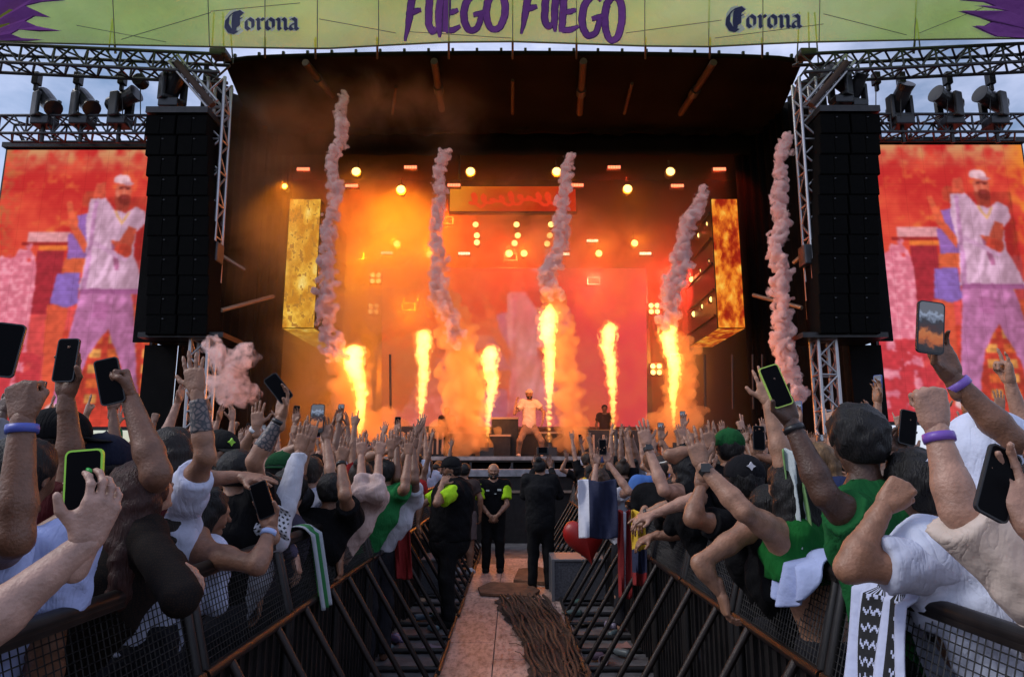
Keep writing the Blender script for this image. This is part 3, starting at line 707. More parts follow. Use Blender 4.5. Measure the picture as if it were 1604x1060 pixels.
# rafters under the canopy
for (pa, pb) in (((478, 92), (520, 150)), ((680, 90), (692, 172)), ((914, 90), (908, 178)), ((1118, 92), (1066, 178)), ((990, 125), (978, 178)), ((620, 130), (615, 178)), ((803, 120), (803, 178))):
    lo_, hi_ = YF-.2, YF+4.5
    def solve(px, py):
        a_, b_ = lo_, hi_
        f_ = lambda Y: P(px, py, Y).z-(zr+(12.55-zr)*(Y-YF)/4.6-.16)
        for _ in range(40):
            c_ = (a_+b_)/2
            if f_(c_) < 0: a_ = c_
            else: b_ = c_
        return P(px, py, a_)
    a, b = solve(pa[0], pa[1]+6), solve(*pb)
    bar_obj('rafter', a, b, .10 if pa[1] < 100 else .05, mat('brown_rafter', (.07, .04, .03), .6, .1, var=.3, spec=.2), st)
    if pa[1] < 100: m = MB(); c = a.lerp(b, .55); d = (b-a).normalized(); m.bar(c-d*.16, c+d*.16, .14, 12); m.build('coupler', DALU, st, smooth=False)
# rolled drape across the rear truss (wrinkled)
vs, fs = [], []; nu, nv = 160, 14
for i in range(nu):
    t = i/(nu-1); p = P(405+t*(1200-405), 196+3*math.sin(t*9), YF+4.3)
    r0 = .26+.05*math.sin(t*40)+.04*math.sin(t*97+1); dz = -.10*abs(math.sin(t*math.pi*5))
    for k in range(nv):
        a = 2*math.pi*k/nv; w_ = .05*math.sin(t*150+k*1.3)+.03*math.sin(t*61-k*2)
        vs.append(p+V((0, math.cos(a)*(r0+w_), math.sin(a)*(r0*.75+w_)+dz)))
for i in range(nu-1):
    for k in range(nv): fs.append((i*nv+k, i*nv+(k+1) % nv, (i+1)*nv+(k+1) % nv, (i+1)*nv+k))
mm = MB(); mm.poly(vs, fs); mm.build('rolled_drape', BLACK, st, smooth=True)
# black borders, side drapes: pleated cloth
def drape(a, b, z0, z1, name, n=60, amp=.06, mt=BLACK):
    a, b = V(a), V(b); d = (b-a); nn = V((d.y, -d.x, 0)).normalized(); vs, fs = [], []
    for i in range(n*3+1):
        t = i/(n*3); o = nn*amp*math.sin(t*n*2*math.pi*.33)
        for z in (z0, (z0*2+z1)/3, (z0+2*z1)/3, z1): vs.append(V((a.x+d.x*t, a.y+d.y*t, z))+o*(1+.2*math.sin(z)))
    for i in range(n*3):
        for k in range(3): fs.append((i*4+k, (i+1)*4+k, (i+1)*4+k+1, i*4+k+1))
    m = MB(); m.poly(vs, fs); o = m.build(name, mt, st, smooth=True)
    md = o.modifiers.new('thick', 'SOLIDIFY'); md.thickness = .012
    return o
xl, xr = P(352, 300, YF+.3).x, P(1256, 300, YF+.3).x
drape((xl-2.6, YF+4.4, 0), (xr+2.6, YF+4.4, 0), P(800, 243, YF+4.4).z, 12.5, 'border_drape', 40, .05)
drape((xl-.9, YF+.4, 0), (P(405, 400, 20.6).x, 20.6, 0), 0.2, 12.6, 'side_drape', 26, .07)
drape((P(405, 400, 20.6).x, 20.6, 0), (P(452, 400, 21.4).x, 21.4, 0), 0.2, 12.4, 'side_drape', 12, .05)
drape((P(1160, 400, 21.4).x, 21.4, 0), (P(1210, 400, 20.6).x, 20.6, 0), 0.2, 12.4, 'side_drape', 12, .05)
drape((P(1210, 400, 20.6).x, 20.6, 0), (xr+.9, YF+.4, 0), 0.2, 12.6, 'side_drape', 26, .07)
drape((-13, YB, 0), (13, YB, 0), 0.2, 15.5, 'back_drape', 60, .08)
for sx in (-1, 1): drape((sx*(-8.6), 21.5, 0), (sx*(-10.6), YB, 0), 0.2, 14.5, 'side_drape', 22, .07)
# diagonal braces at the sides
PIPE = mat('scaffold_pipe', (.34, .25, .19), .45, .6, var=.3)
for (pa, pb, Y) in (((342, 397, 16.7), (383, 423, 17.2), 0), ((347, 486, 16.9), (428, 464, 18.2), 0), ((1270, 388, 16.7), (1243, 412, 17.2), 0), ((1180, 462, 18.2), (1256, 482, 16.9), 0)):
    bar_obj('side_brace', P(*pa), P(*pb), .055, PIPE, st)
# vertical seams of drape: thin poles
for px in (612, 1105, 1195, 1180, 1148): bar_obj('pole', P(px, 640, 20.2), P(px-1, 555, 20.2), .035, DALU, st)

# lower ledge in front of the stage with rails
led = empty('front_fill_ledge', (0, 14.6, 0), 'low black ledge with a grey metal lip running below the stage front', 'ledge')
zt = P(800, 738, 14.6).z
m = MB(); m.box((0, 14.9, zt/2-.03), (12.5, .6, zt-.08)); m.build('body', BMETAL, led)
m = MB(); m.box((0, 14.57, zt-.03), (12.6, .12, .16)); m.build('metal_lip', mat('grey_lip', (.30, .29, .31), .45, .5, var=.35, vscale=7), led, bevel=.01)
m = MB(); m.box((0, 14.56, zt-.42), (12.4, .08, .05)); m.build('lower_rail', PIPE, led)
for i in range(10): bar_obj('upright', (-5.4+1.2*i, 14.55, .02), (-5.4+1.2*i, 14.55, zt-.12), .03, BMETAL, led)

# ------------------------------------------------------------------ trusses
def truss(root, a, b, w_, r, n, mt, rb=None, name='brace', faces=4, upv=(0, 0, 1)):
    a, b = V(a), V(b); d = (b-a).normalized(); u = V(upv); u = (u-d*u.dot(d)).normalized(); s_ = d.cross(u)
    rb = rb or r*.6; wv, wu = w_ if isinstance(w_, tuple) else (w_, w_)
    cs = [s_*wv/2*i+u*wu/2*j for i, j in ((-1, -1), (1, -1), (1, 1), (-1, 1))]
    for c in cs: bar_obj('chord', a+c, b+c, r, mt, root)
    for k in range(n):
        p, q = a.lerp(b, k/n), a.lerp(b, (k+1)/n)
        for i in range(4):
            c0, c1 = cs[i], cs[(i+1) % 4]
            if k % 2: c0, c1 = c1, c0
            bar_obj(name, p+c0, q+c1, rb, mt, root)
            if k % 2 == 0 or faces > 4: bar_obj(name, p+cs[i], p+cs[(i+1) % 4], rb, mt, root)
YT = 15.9
tw = empty('truss_tower', P(335, 640, YT)*1.0, 'silver lattice tower holding up the roof between the left speaker hang and stage', 'truss tower')
tw.location.z = 0
truss(tw, V((P(322, 560, YT).x, YT, 0.3)), P(345, 128, YT), .42, .045, 26, ALU)
m = MB(); m.box((P(322, 560, YT).x, YT, .15), (.9, .9, .3)); m.build('base_block', BMETAL, tw)
m = MB(); m.box(P(330, 398, YT)+V((.10, -.05, 0)), (.34, .4, .5)); m.build('sleeve_block', DALU, tw, bevel=.03)
tw2 = empty('truss_tower', (P(1293, 640, YT).x, YT, 0), 'silver lattice tower holding up the roof between the right speaker hang and stage', 'truss tower')
truss(tw2, V((P(1288, 560, YT).x, YT, 0.3)), P(1259, 128, YT), .42, .045, 26, ALU)
m = MB(); m.box((P(1288, 560, YT).x, YT, .15), (.9, .9, .3)); m.build('base_block', BMETAL, tw2)
m = MB(); m.box(P(1268, 402, YT)+V((-.05, -.05, 0)), (.34, .4, .5)); m.build('sleeve_block', DALU, tw2, bevel=.03)
def side_truss(pa, pb, label, Y=15.7):
    t = empty('roof_truss', P(*pa, Y), label, 'truss')
    truss(t, P(*pa, Y), P(*pb, Y), (.5, .50), .045, 16, DALU)
    return t
LT = side_truss((-60, 89), (352, 108), 'upper lattice truss reaching out to the left from the roof corner')
RT = side_truss((1664, 88), (1250, 108), 'upper lattice truss reaching out to the right from the roof corner')
for t, sgn, x0 in ((LT, 1, 275), (RT, -1, 1328)):
    Y = 15.6
    truss(t, P(x0, 96, Y), P(x0+sgn*62, 168, Y), .28, .035, 6, ALU, name='corner_brace')
    bar_obj('corner_tube', P(x0+2*sgn, 98, Y-.2), P(x0+58*sgn, 165, Y-.2), .085, mat('brown_rafter', ()), t)
    cx = 345 if sgn > 0 else 1262
    m = MB(); m.box(P(cx, 86, Y), (.42, .4, .16)); m.build('corner_head', DALU, t, bevel=.03)
    for k in (-14, 6, 20): bar_obj('stay', P(cx+k, 100, Y), P(cx+k*.7, 20, Y), .02, DALU, t)
    for k in (170, 182, 490-310): bar_obj('stay', P(k if sgn > 0 else 1604-k+8, 84, Y), P((176 if sgn > 0 else 1436), 30, Y), .018, DALU, t)
LB = empty('light_truss', P(120, 200, 16.6), 'lower lattice truss carrying lamps above the left video screen', 'truss')
truss(LB, P(10, 202, 16.6), P(262, 202, 16.6), (.5, .5), .04, 12, DALU)
RB = empty('light_truss', P(1490, 200, 16.6), 'lower lattice truss carrying lamps above the right video screen', 'truss')
truss(RB, P(1345, 200, 16.6), P(1598, 200, 16.6), (.5, .5), .04, 12, DALU)
# chain hoists between the trusses
def hoist(px, label, side, big=False):
    Y = 16.2; py0 = 112
    t = empty('chain_hoist', P(px, py0, Y), label, 'hoist', 'chain hoists between trusses')
    bar_obj('chain', P(px, py0, Y), P(px, 186, Y), .014, BMETAL, t)
    m = MB(); c = P(px, 124 if not big else 128, Y)
    if big: m.tube2(c+V((0, -.14, 0)), c+V((0, .14, 0)), [(0, .08), (0, .17), (1, .17), (1, .08)], 14)
    else: m.box(c, (.17, .2, .34)); m.box(c-V((0, 0, .25)), (.09, .1, .2))
    m.build('motor', BMETAL, t, bevel=.02)
for i, (px, w_) in enumerate(((58, 'outermost chain hoist over the left screen'), (123, 'middle chain hoist over the left screen'), (192, 'chain hoist over the left screen nearest its speaker hang'))): hoist(px, w_, 0)
hoist(220, 'round black chain motor hanging over the left speaker hang', 0, True)
for px, w_ in ((1372, 'chain hoist just right of the right speaker hang'), (1411, 'inner chain hoist over the right screen'), (1484, 'middle chain hoist over the right screen'), (1551, 'outermost chain hoist over the right screen')): hoist(px, w_, 1)
# moving head lights standing on the lower trusses
def moving_head(base, pan, tilt, label, up=1, size=1.):
    t = empty('moving_head_light', base, label, 'stage light', 'moving heads on the side trusses')
    b = V(base); s_ = size
    m = MB(); m.box(b+V((0, 0, .10*s_)), (.42*s_, .36*s_, .2*s_)); m.build('base', PLASTIC, t, bevel=.03)
    Rz = Matrix.Rotation(pan, 3, 'Z')
    m = MB()
    for q in (-1, 1): m.box(b+Rz @ V((q*.23*s_, 0, .46*s_)), (.09*s_, .22*s_, .60*s_), Rz)
    m.box(b+V((0, 0, .22*s_)), (.5*s_, .24*s_, .09*s_), Rz); m.build('yoke', PLASTIC, t, bevel=.03)
    c = b+V((0, 0, .66*s_)); d = Rz @ V((0, -math.cos(tilt), math.sin(tilt)))
    m = MB(); m.tube2(c-d*.38*s_, c+d*.40*s_, [(0, .05*s_), (0, .13*s_), (.12, .19*s_), (.55, .19*s_), (.8, .17*s_), (1, .20*s_), (1, .16*s_)], 18); m.build('lamp_head', PLASTIC, t, smooth=False, bevel=.01)
    bar_obj('clamp', b+V((0, 0, -.45)), b+V((0, 0, .02)), .05, BMETAL, t)
for px, pan, tilt, lb in ((68, 1.15, -.75, 'outermost'), (128, 1.15, -.75, 'middle'), (187, 1.35, .35, 'innermost')):
    moving_head(P(px, 199, 16.4), pan, tilt, f'{lb} black moving head lamp standing on the left light truss', size=1.15)
moving_head(P(268, 172, 15.9), .9, .9, 'black moving head lamp on top of the left speaker hang', size=1.2)
for px, pan, tilt, lb in ((1413, .1, .7, 'innermost'), (1490, -1.2, .25, 'middle'), (1560, -1.25, .25, 'outermost')):
    moving_head(P(px, 199, 16.4), pan, tilt, f'{lb} black moving head lamp standing on the right light truss', size=1.15)
moving_head(P(1318, 166, 15.9), -1.1, .3, 'left one of two lamps on top of the right speaker hang', size=1.1); moving_head(P(1345, 170, 15.9), .2, .8, 'right one of two lamps on top of the right speaker hang', size=.9)

# ------------------------------------------------------------------ hanging speaker arrays
GRILLE = mat('speaker_grille', (.004, .004, .004), .95, .0, var=.2, vscale=30, bump=.25, bscale=120, spec=.05)
def line_array(cols, y_top, y_bot, n, label, Y):
    top = P((cols[0][0]+cols[0][1])/2, y_top, Y)
    t = empty('line_array', top, label, 'speaker array')
    for (xa, xb) in cols:
        for i in range(n):
            y0 = y_top+(y_bot-y_top)*i/n; y1 = y_top+(y_bot-y_top)*(i+1)/n
            k = i/n; yy = Y-.10*math.sin(k*math.pi)
            a, b, c = P(xa, y0, yy), P(xb, y0, yy), P(xa, y1, yy)
            cz = (a.z+c.z)/2; h_ = abs(a.z-c.z)-.006; w_ = b.x-a.x-.012; cx = (a.x+b.x)/2
            m = MB(); yo = -.05*math.cos(k*2); m.box((cx, Y+.35, cz), (w_, .7, h_)); cab = m.build('cabinet', mat('cabinet_paint', (.004, .004, .004), .9, spec=.05), t, bevel=.005)
            for q in (-1, 1):
                m = MB(); m.box((cx+q*w_*.25, Y-.006, cz), (w_*.47, .02, h_-.04)); m.build('grille', GRILLE, cab)
            m = MB(); m.box((cx+w_*.06, Y-.03, cz+h_*.3), (.035, .02, .02)); m.build('badge', DALU, cab)
    m = MB(); x0, x1 = P(cols[0][0], y_top, Y).x, P(cols[-1][1], y_top, Y).x
    m.box(((x0+x1)/2, Y+.35, top.z+.12), (x1-x0, .8, .16)); m.build('rigging_frame', BMETAL, t)
    m = MB(); m.box(((x0+x1)/2, Y+.75, (top.z+P(300, y_bot, Y).z)/2), (x1-x0+.35, .06, top.z-P(300, y_bot, Y).z+.1)); m.build('backing_cloth', BLACK, t)
    return t
line_array([(229, 276), (278, 326)], 180, 524, 11, 'tall black line array speakers hanging beside the left video screen', 15.3)
line_array([(1283, 1330), (1332, 1378)], 178, 522, 11, 'tall black line array speakers hanging beside the right video screen', 15.3)
for x0, x1, lb in ((284, 318, 'scaffold tower under the left speaker hang behind the crowd'), (1284, 1328, 'silver scaffold tower under the right speaker hang behind the crowd')):
    t = empty('scaffold_tower', (P((x0+x1)/2, 640, 16.0).x, 16.0, 0), lb, 'scaffold')
    a = P((x0+x1)/2, 535, 16.0); truss(t, V((a.x, 16.0, .05)), a, P(x1, 600, 16).x-P(x0, 600, 16).x, .035, 8, ALU, rb=.022, faces=6)
    m = MB(); m.box(a+V((0, 0, .06)), (2.0, 1.2, .12)); m.build('top_platform', BMETAL, t)
    d = MB(); d.box((a.x+(-1.0 if x0 < 600 else 1.0), 16.5, a.z/2), (.8, .06, a.z)); d.build('black_cloth', BLACK, t)

# ------------------------------------------------------------------ banner over the roof
YN = 15.0
knots = [(-60, 64), (0, 65), (60, 67), (180, 70), (330, 73), (430, 75), (510, 76), (600, 71), (700, 66), (802, 65), (900, 68), (1010, 72), (1110, 73), (1190, 69), (1260, 66), (1400, 63), (1500, 61), (1604, 60), (1664, 60)]
def bot(px):
    for (x0, y0), (x1, y1) in zip(knots, knots[1:]):
        if px <= x1: return y0+(y1-y0)*(px-x0)/(x1-x0)
    return 60
def bann(px, py, off=0.):
    t = (py+110)/(bot(px)+110)
    d = .05*math.sin(px*.021)*math.sin(t*3)+.03*math.sin(px*.063+t*5)-.06*t
    return P(px, py, YN+d-off)
m = bpy.data.materials.new('lime_mesh_banner'); m.use_nodes = True; t = m.node_tree; t.nodes.clear(); MATS['lime_mesh_banner'] = m
def mesh_banner(m, col, tr, see):
    t = m.node_tree; o = t.nodes.new('ShaderNodeOutputMaterial')
    d = t.nodes.new('ShaderNodeBsdfDiffuse'); l = t.nodes.new('ShaderNodeBsdfTranslucent'); a = t.nodes.new('ShaderNodeMixShader'); tp = t.nodes.new('ShaderNodeBsdfTransparent'); b = t.nodes.new('ShaderNodeMixShader')
    tc = t.nodes.new('ShaderNodeTexCoord'); n = t.nodes.new('ShaderNodeTexNoise'); n.inputs['Scale'].default_value = .5; n.inputs['Detail'].default_value = 6; t.links.new(tc.outputs['Object'], n.inputs['Vector'])
    mr = t.nodes.new('ShaderNodeMapRange'); mr.inputs['From Min'].default_value = .3; mr.inputs['From Max'].default_value = .7; mr.inputs['To Min'].default_value = .85; mr.inputs['To Max'].default_value = 1.1; t.links.new(n.outputs['Fac'], mr.inputs['Value'])
    mm = t.nodes.new('ShaderNodeMix'); mm.data_type = 'RGBA'; mm.blend_type = 'MULTIPLY'; mm.inputs['Factor'].default_value = 1; mm.inputs['A'].default_value = (*col, 1); t.links.new(mr.outputs[0], mm.inputs['B'])
    n2 = t.nodes.new('ShaderNodeTexNoise'); n2.inputs['Scale'].default_value = 2.0; n2.inputs['Detail'].default_value = 4; t.links.new(tc.outputs['Object'], n2.inputs['Vector'])
    bp = t.nodes.new('ShaderNodeBump'); bp.inputs['Strength'].default_value = .6; bp.inputs['Distance'].default_value = .15; t.links.new(n2.outputs['Fac'], bp.inputs['Height'])
    for x in (d, l): t.links.new(mm.outputs['Result'], x.inputs['Color']); t.links.new(bp.outputs[0], x.inputs['Normal'])
    a.inputs[0].default_value = tr; t.links.new(d.outputs[0], a.inputs[1]); t.links.new(l.outputs[0], a.inputs[2])
    b.inputs[0].default_value = see; t.links.new(a.outputs[0], b.inputs[1]); t.links.new(tp.outputs[0], b.inputs[2]); t.links.new(b.outputs[0], o.inputs['Surface'])
mesh_banner(m, (.68, .90, .11), .78, .13)
ban = empty('banner', (0, YN, bann(802, 60).z), 'lime green mesh banner with purple lettering stretched across the roof front', 'banner')
vs, fs = [], []; nx, ny = 140, 12
for i in range(nx+1):
    px = -60+1724*i/nx
    for j in range(ny+1): vs.append(bann(px, -110+(bot(px)+110)*j/ny))
for i in range(nx):
    for j in range(ny): a = i*(ny+1)+j; fs.append((a, a+1, a+ny+2, a+ny+1))
mb = MB(); mb.poly(vs, fs); mb.build('cloth', m, ban, smooth=True)
mb = MB(); mb.tube([bann(-60+1724*i/90, bot(-60+1724*i/90)+.5) for i in range(91)], .022, 6); mb.build('hem_cord', mat('olive_hem', (.10, .11, .03), .8), ban)
CORD = mat('olive_seam', (.13, .15, .05), .8)
for px, dx in ((180, -8), (328, -5), (415, 0), (497, 0), (593, 0), (703, 0), (803, 0), (903, 0), (1010, 0), (1110, 2), (1195, 0), (1283, 3), (1432, 8)):
    bar_obj('seam', bann(px+dx, -90, .02), bann(px, bot(px)-.3, .03), .012, CORD, ban)
for (a, b) in (((190, 62), (330, 20)), ((330, 18), (470, 5)), ((500, 30), (620, 52)), ((980, 52), (1130, 32)), ((1290, 22), (1420, 55)), ((1440, 52), (1540, 12)), ((120, 40), (260, 66)), ((640, 50), (800, 60)), ((1120, 60), (1290, 38))):
    pts = [bann(a[0]+(b[0]-a[0])*k/8, a[1]+(b[1]-a[1])*k/8, .012) for k in range(9)]; mb = MB(); mb.tube(pts, .008, 5); mb.build('crease', CORD, ban)
# hanging poles seen below the banner
for px in (415, 494, 591, 703, 803, 903, 1011, 1112, 1194): bar_obj('hanging_pole', P(px, 60, YN+.5), P(px, 92, YN+1.45), .03, DALU, ban)
PURPLE = bpy.data.materials.new('purple_print'); PURPLE.use_nodes = True; PURPLE.node_tree.nodes.clear(); MATS['purple_print'] = PURPLE; mesh_banner(PURPLE, (.52, .18, .62), .70, .03)
DPURP = mat('dark_purple_print', (.09, .02, .11), .8); NAVY = mat('navy_print', (.015, .018, .06), .8); WHITEP = mat('pale_print', (.55, .56, .45), .8)
def flat(polys, mt, off, name, th=.0):
    mb = MB()
    for pl in polys:
        n = len(pl); mb.poly([bann(x, y, off+len(mb.v)*.00004) for x, y in pl], [tuple(range(n))])
    o = mb.build(name, mt, ban); return o
def ribbon(pts, ws, jag=0.):
    """quads along a stroke"""
    out_ = []; L_, R_ = [], []
    for i, p in enumerate(pts):
        a = pts[max(i-1, 0)]; b = pts[min(i+1, len(pts)-1)]; dx, dy = b[0]-a[0], b[1]-a[1]; l = math.hypot(dx, dy) or 1
        nx_, ny_ = -dy/l, dx/l; w_ = ws[i]/2; j = rng.uniform(-jag, jag); L_.append((p[0]+nx_*(w_+j), p[1]+ny_*(w_+j))); R_.append((p[0]-nx_*(w_-j), p[1]-ny_*(w_-j)))
    for i in range(len(pts)-1): out_.append([L_[i], L_[i+1], R_[i+1], R_[i]])
    return out_
def spl(pts, n=7):
    out_ = []; q = [pts[0]]+list(pts)+[pts[-1]]
    for i in range(1, len(q)-2):
        for k in range(n):
            t = k/n; o = []
            for c in (0, 1):
                p0, p1, p2, p3 = q[i-1][c], q[i][c], q[i+1][c], q[i+2][c]
                o.append(.5*(2*p1+(p2-p0)*t+(2*p0-5*p1+4*p2-p3)*t*t+(3*p1-p0-3*p2+p3)*t**3))
            out_.append(tuple(o))
    out_.append(pts[-1]); return out_
GL = {'F': [([(.42, -.02), (.30, .35), (.22, .65), (.02, 1.18)], (1, 1, .9, .1)), ([(.25, .10), (.62, .03), (1.02, -.06)], (.7, .9, .5)), ([(.30, .48), (.58, .42), (.86, .38)], (.6, .8, .4))],
 'U': [([(.22, -.02), (.16, .4), (.16, .78), (.40, .97), (.62, .86)], (1, 1, .95, .8, .5)), ([(.92, -.04), (.80, .4), (.78, .8), (.82, 1.12)], (1, 1, .9, .15))],
 'E': [([(.22, 0), (.16, .5), (.10, .98)], (1, 1, .8)), ([(.2, .06), (.6, .04), (1.0, -.05)], (.6, .8, .4)), ([(.2, .48), (.55, .45), (.85, .40)], (.6, .75, .4)), ([(.12, .93), (.55, .92), (.98, .82)], (.7, .8, .3))],
 'G': [([(.98, .12), (.62, .0), (.22, .22), (.08, .62), (.30, .98), (.72, .92), (.92, .56)], (.4, .8, 1, 1, .9, .8, .7)), ([(.52, .58), (.75, .55), (1.02, .50)], (.5, .7, .5))],
 'O': [([(.58, .0), (.20, .18), (.08, .6), (.30, .98), (.70, .94), (.94, .55), (.88, .15), (.5, .0)], (.7, 1, 1, .8, .9, 1, 1, .6))]}
WORDS = [('F', 634, 664, -8, 54), ('U', 668, 693, -7, 52), ('E', 695, 722, -8, 52), ('G', 724, 757, -9, 48), ('O', 759, 793, -10, 46), ('F', 816, 846, -10, 44), ('U', 850, 874, -10, 44), ('E', 877, 907, -9, 52), ('G', 909, 943, -6, 56), ('O', 945, 976, -6, 63)]
for ch, x0, x1, y0, y1 in WORDS:
    body, edge = [], []
    for pts, ws in GL[ch]:
        pp = spl([(x0+(x1-x0)*x, y0+(y1-y0)*y) for x, y in pts]); k = len(pts)-1
        wv = [np.interp(i/(len(pp)-1)*k, range(k+1), ws)*9.5 for i in range(len(pp))]
        st_ = rng.getstate(); body.append((pp, wv)); edge.append((pp, [w_+3.0 for w_ in wv]))
    e = flat([q for pp, wv in edge for q in ribbon(pp, wv, .5)], DPURP, .020, 'letter_outline')
    flat([q for pp, wv in body for q in ribbon(pp, wv, .4)], PURPLE, .030, 'letter')
# blackletter words: broad nib held at a slant
def nib(pts, w_, a=R(-38), hsq=.28):
    nx_, ny_ = math.cos(a)*w_/2, math.sin(a)*w_/2; out_ = []
    for (x0, y0), (x1, y1) in zip(pts, pts[1:]): out_.append([(x0-nx_, y0-ny_), (x1-nx_, y1-ny_), (x1+nx_, y1+ny_), (x0+nx_, y0+ny_)])
    return out_
BLK = {'C': [[(.95, .16), (.72, .02), (.38, .10), (.14, .36), (.10, .66), (.30, .92), (.62, .98), (.92, .80)], [(.52, .10), (.48, .5), (.52, .92)], [(.72, .06), (.70, .72)], [(.70, .40), (.95, .30)]],
 'o': [[(.35, .08), (.15, .25), (.15, .78), (.45, .98)], [(.40, .04), (.80, .25), (.80, .78), (.5, .98)]],
 'r': [[(.12, .06), (.32, .18), (.32, .85), (.50, .98)], [(.36, .25), (.66, .05), (.92, .2)]],
 'n': [[(.05, .06), (.24, .18), (.24, .85), (.38, .98)], [(.26, .28), (.56, .04), (.78, .2), (.78, .85), (.96, .98)]],
 'a': [[(.18, .16), (.50, .03), (.76, .2), (.76, .85), (.98, .98)], [(.74, .46), (.30, .56), (.20, .82), (.42, .98), (.74, .84)]]}
def corona(x0, x1, y0, y1, pale):
    W_ = x1-x0; lay = [('C', 0, .25, 0, 1.0), ('o', .27, .41, .30, .86), ('r', .42, .54, .30, .86), ('o', .55, .69, .30, .86), ('n', .70, .86, .30, .86), ('a', .86, 1.0, .30, .86)]
    for ch, a, b, c, d in lay:
        w_ = 8.5 if ch == 'C' else 6.0
        sk = lambda pts: [(x0+W_*(a+(b-a)*x), y0+(y1-y0)*(c+(d-c)*y)) for x, y in pts]
        flat([q for s_ in BLK[ch] for q in nib(sk(s_), w_+3.0)]+[q for s_ in BLK[ch] for q in nib(sk(s_), w_+1.5, R(50))], pale, .020, 'letter_outline')
        flat([q for s_ in BLK[ch] for q in nib(sk(s_), w_)], NAVY, .030, 'letter')
PALE = mat('pale_outline', (.50, .52, .36), .8)
corona(352, 467, 18, 52, PALE); corona(1137, 1255, 12, 49, PALE)
def flame_end(pts): return pts
lf = [(-60, -60), (60, -60), (70, -14), (98, 0), (62, 3), (38, 9), (52, 16), (76, 27), (52, 25), (38, 33), (56, 41), (93, 48), (58, 49), (28, 46), (16, 53), (34, 60), (66, 62), (40, 64), (-60, 64)]
lf2 = [(1664, -60), (1545, -60), (1536, -10), (1508, 0), (1545, 3), (1562, 10), (1530, 8), (1582, 17), (1540, 17), (1506, 17), (1538, 27), (1556, 34), (1544, 41), (1527, 40), (1545, 49), (1563, 57), (1604, 59), (1664, 59)]
def tri_fan(pl, pivot): return [[pivot, pl[i], pl[i+1]] for i in range(len(pl)-1)]
def grow(pl, c, k): return [(c[0]+(x-c[0])*k, y+(1.0 if 0 < i < len(pl)-1 else 0)) for i, (x, y) in enumerate(pl)]
flat([grow(lf, (-60, 20), 1.03)], DPURP, .045, 'flame_outline'); flat([lf], PURPLE, .06, 'flame_graphic')
flat([grow(lf2, (1664, 20), 1.04)], DPURP, .045, 'flame_outline'); flat([lf2], PURPLE, .06, 'flame_graphic')
# ------------------------------------------------------------------ video screens: each is a grid of LED cells showing a picture
def vnoise(x, y, seed):
    g = np.random.default_rng(seed).random((64, 64)); xi = np.floor(x).astype(int); yi = np.floor(y).astype(int); fx = x-xi; fy = y-yi
    fx = fx*fx*(3-2*fx); fy = fy*fy*(3-2*fy); a = g[xi % 64, yi % 64]; b = g[(xi+1) % 64, yi % 64]; c = g[xi % 64, (yi+1) % 64]; d = g[(xi+1) % 64, (yi+1) % 64]
    return (a*(1-fx)+b*fx)*(1-fy)+(c*(1-fx)+d*fx)*fy
def fbm(x, y, seed, o=5): return sum(vnoise(x*2**i+i*7, y*2**i+i*3, seed+i)*.5**i for i in range(o))/1.94
def inpoly(x, y, pl):
    r = np.zeros(x.shape, bool); n = len(pl)
    for i in range(n):
        x0, y0 = pl[i]; x1, y1 = pl[(i+1) % n]
        c = ((y0 > y) != (y1 > y)); xx = (x1-x0)*(y-y0)/((y1-y0) or 1e-9)+x0; r ^= c & (x < xx)
    return r
def ell(x, y, cx, cy, rx, ry): return ((x-cx)/rx)**2+((y-cy)/ry)**2 < 1
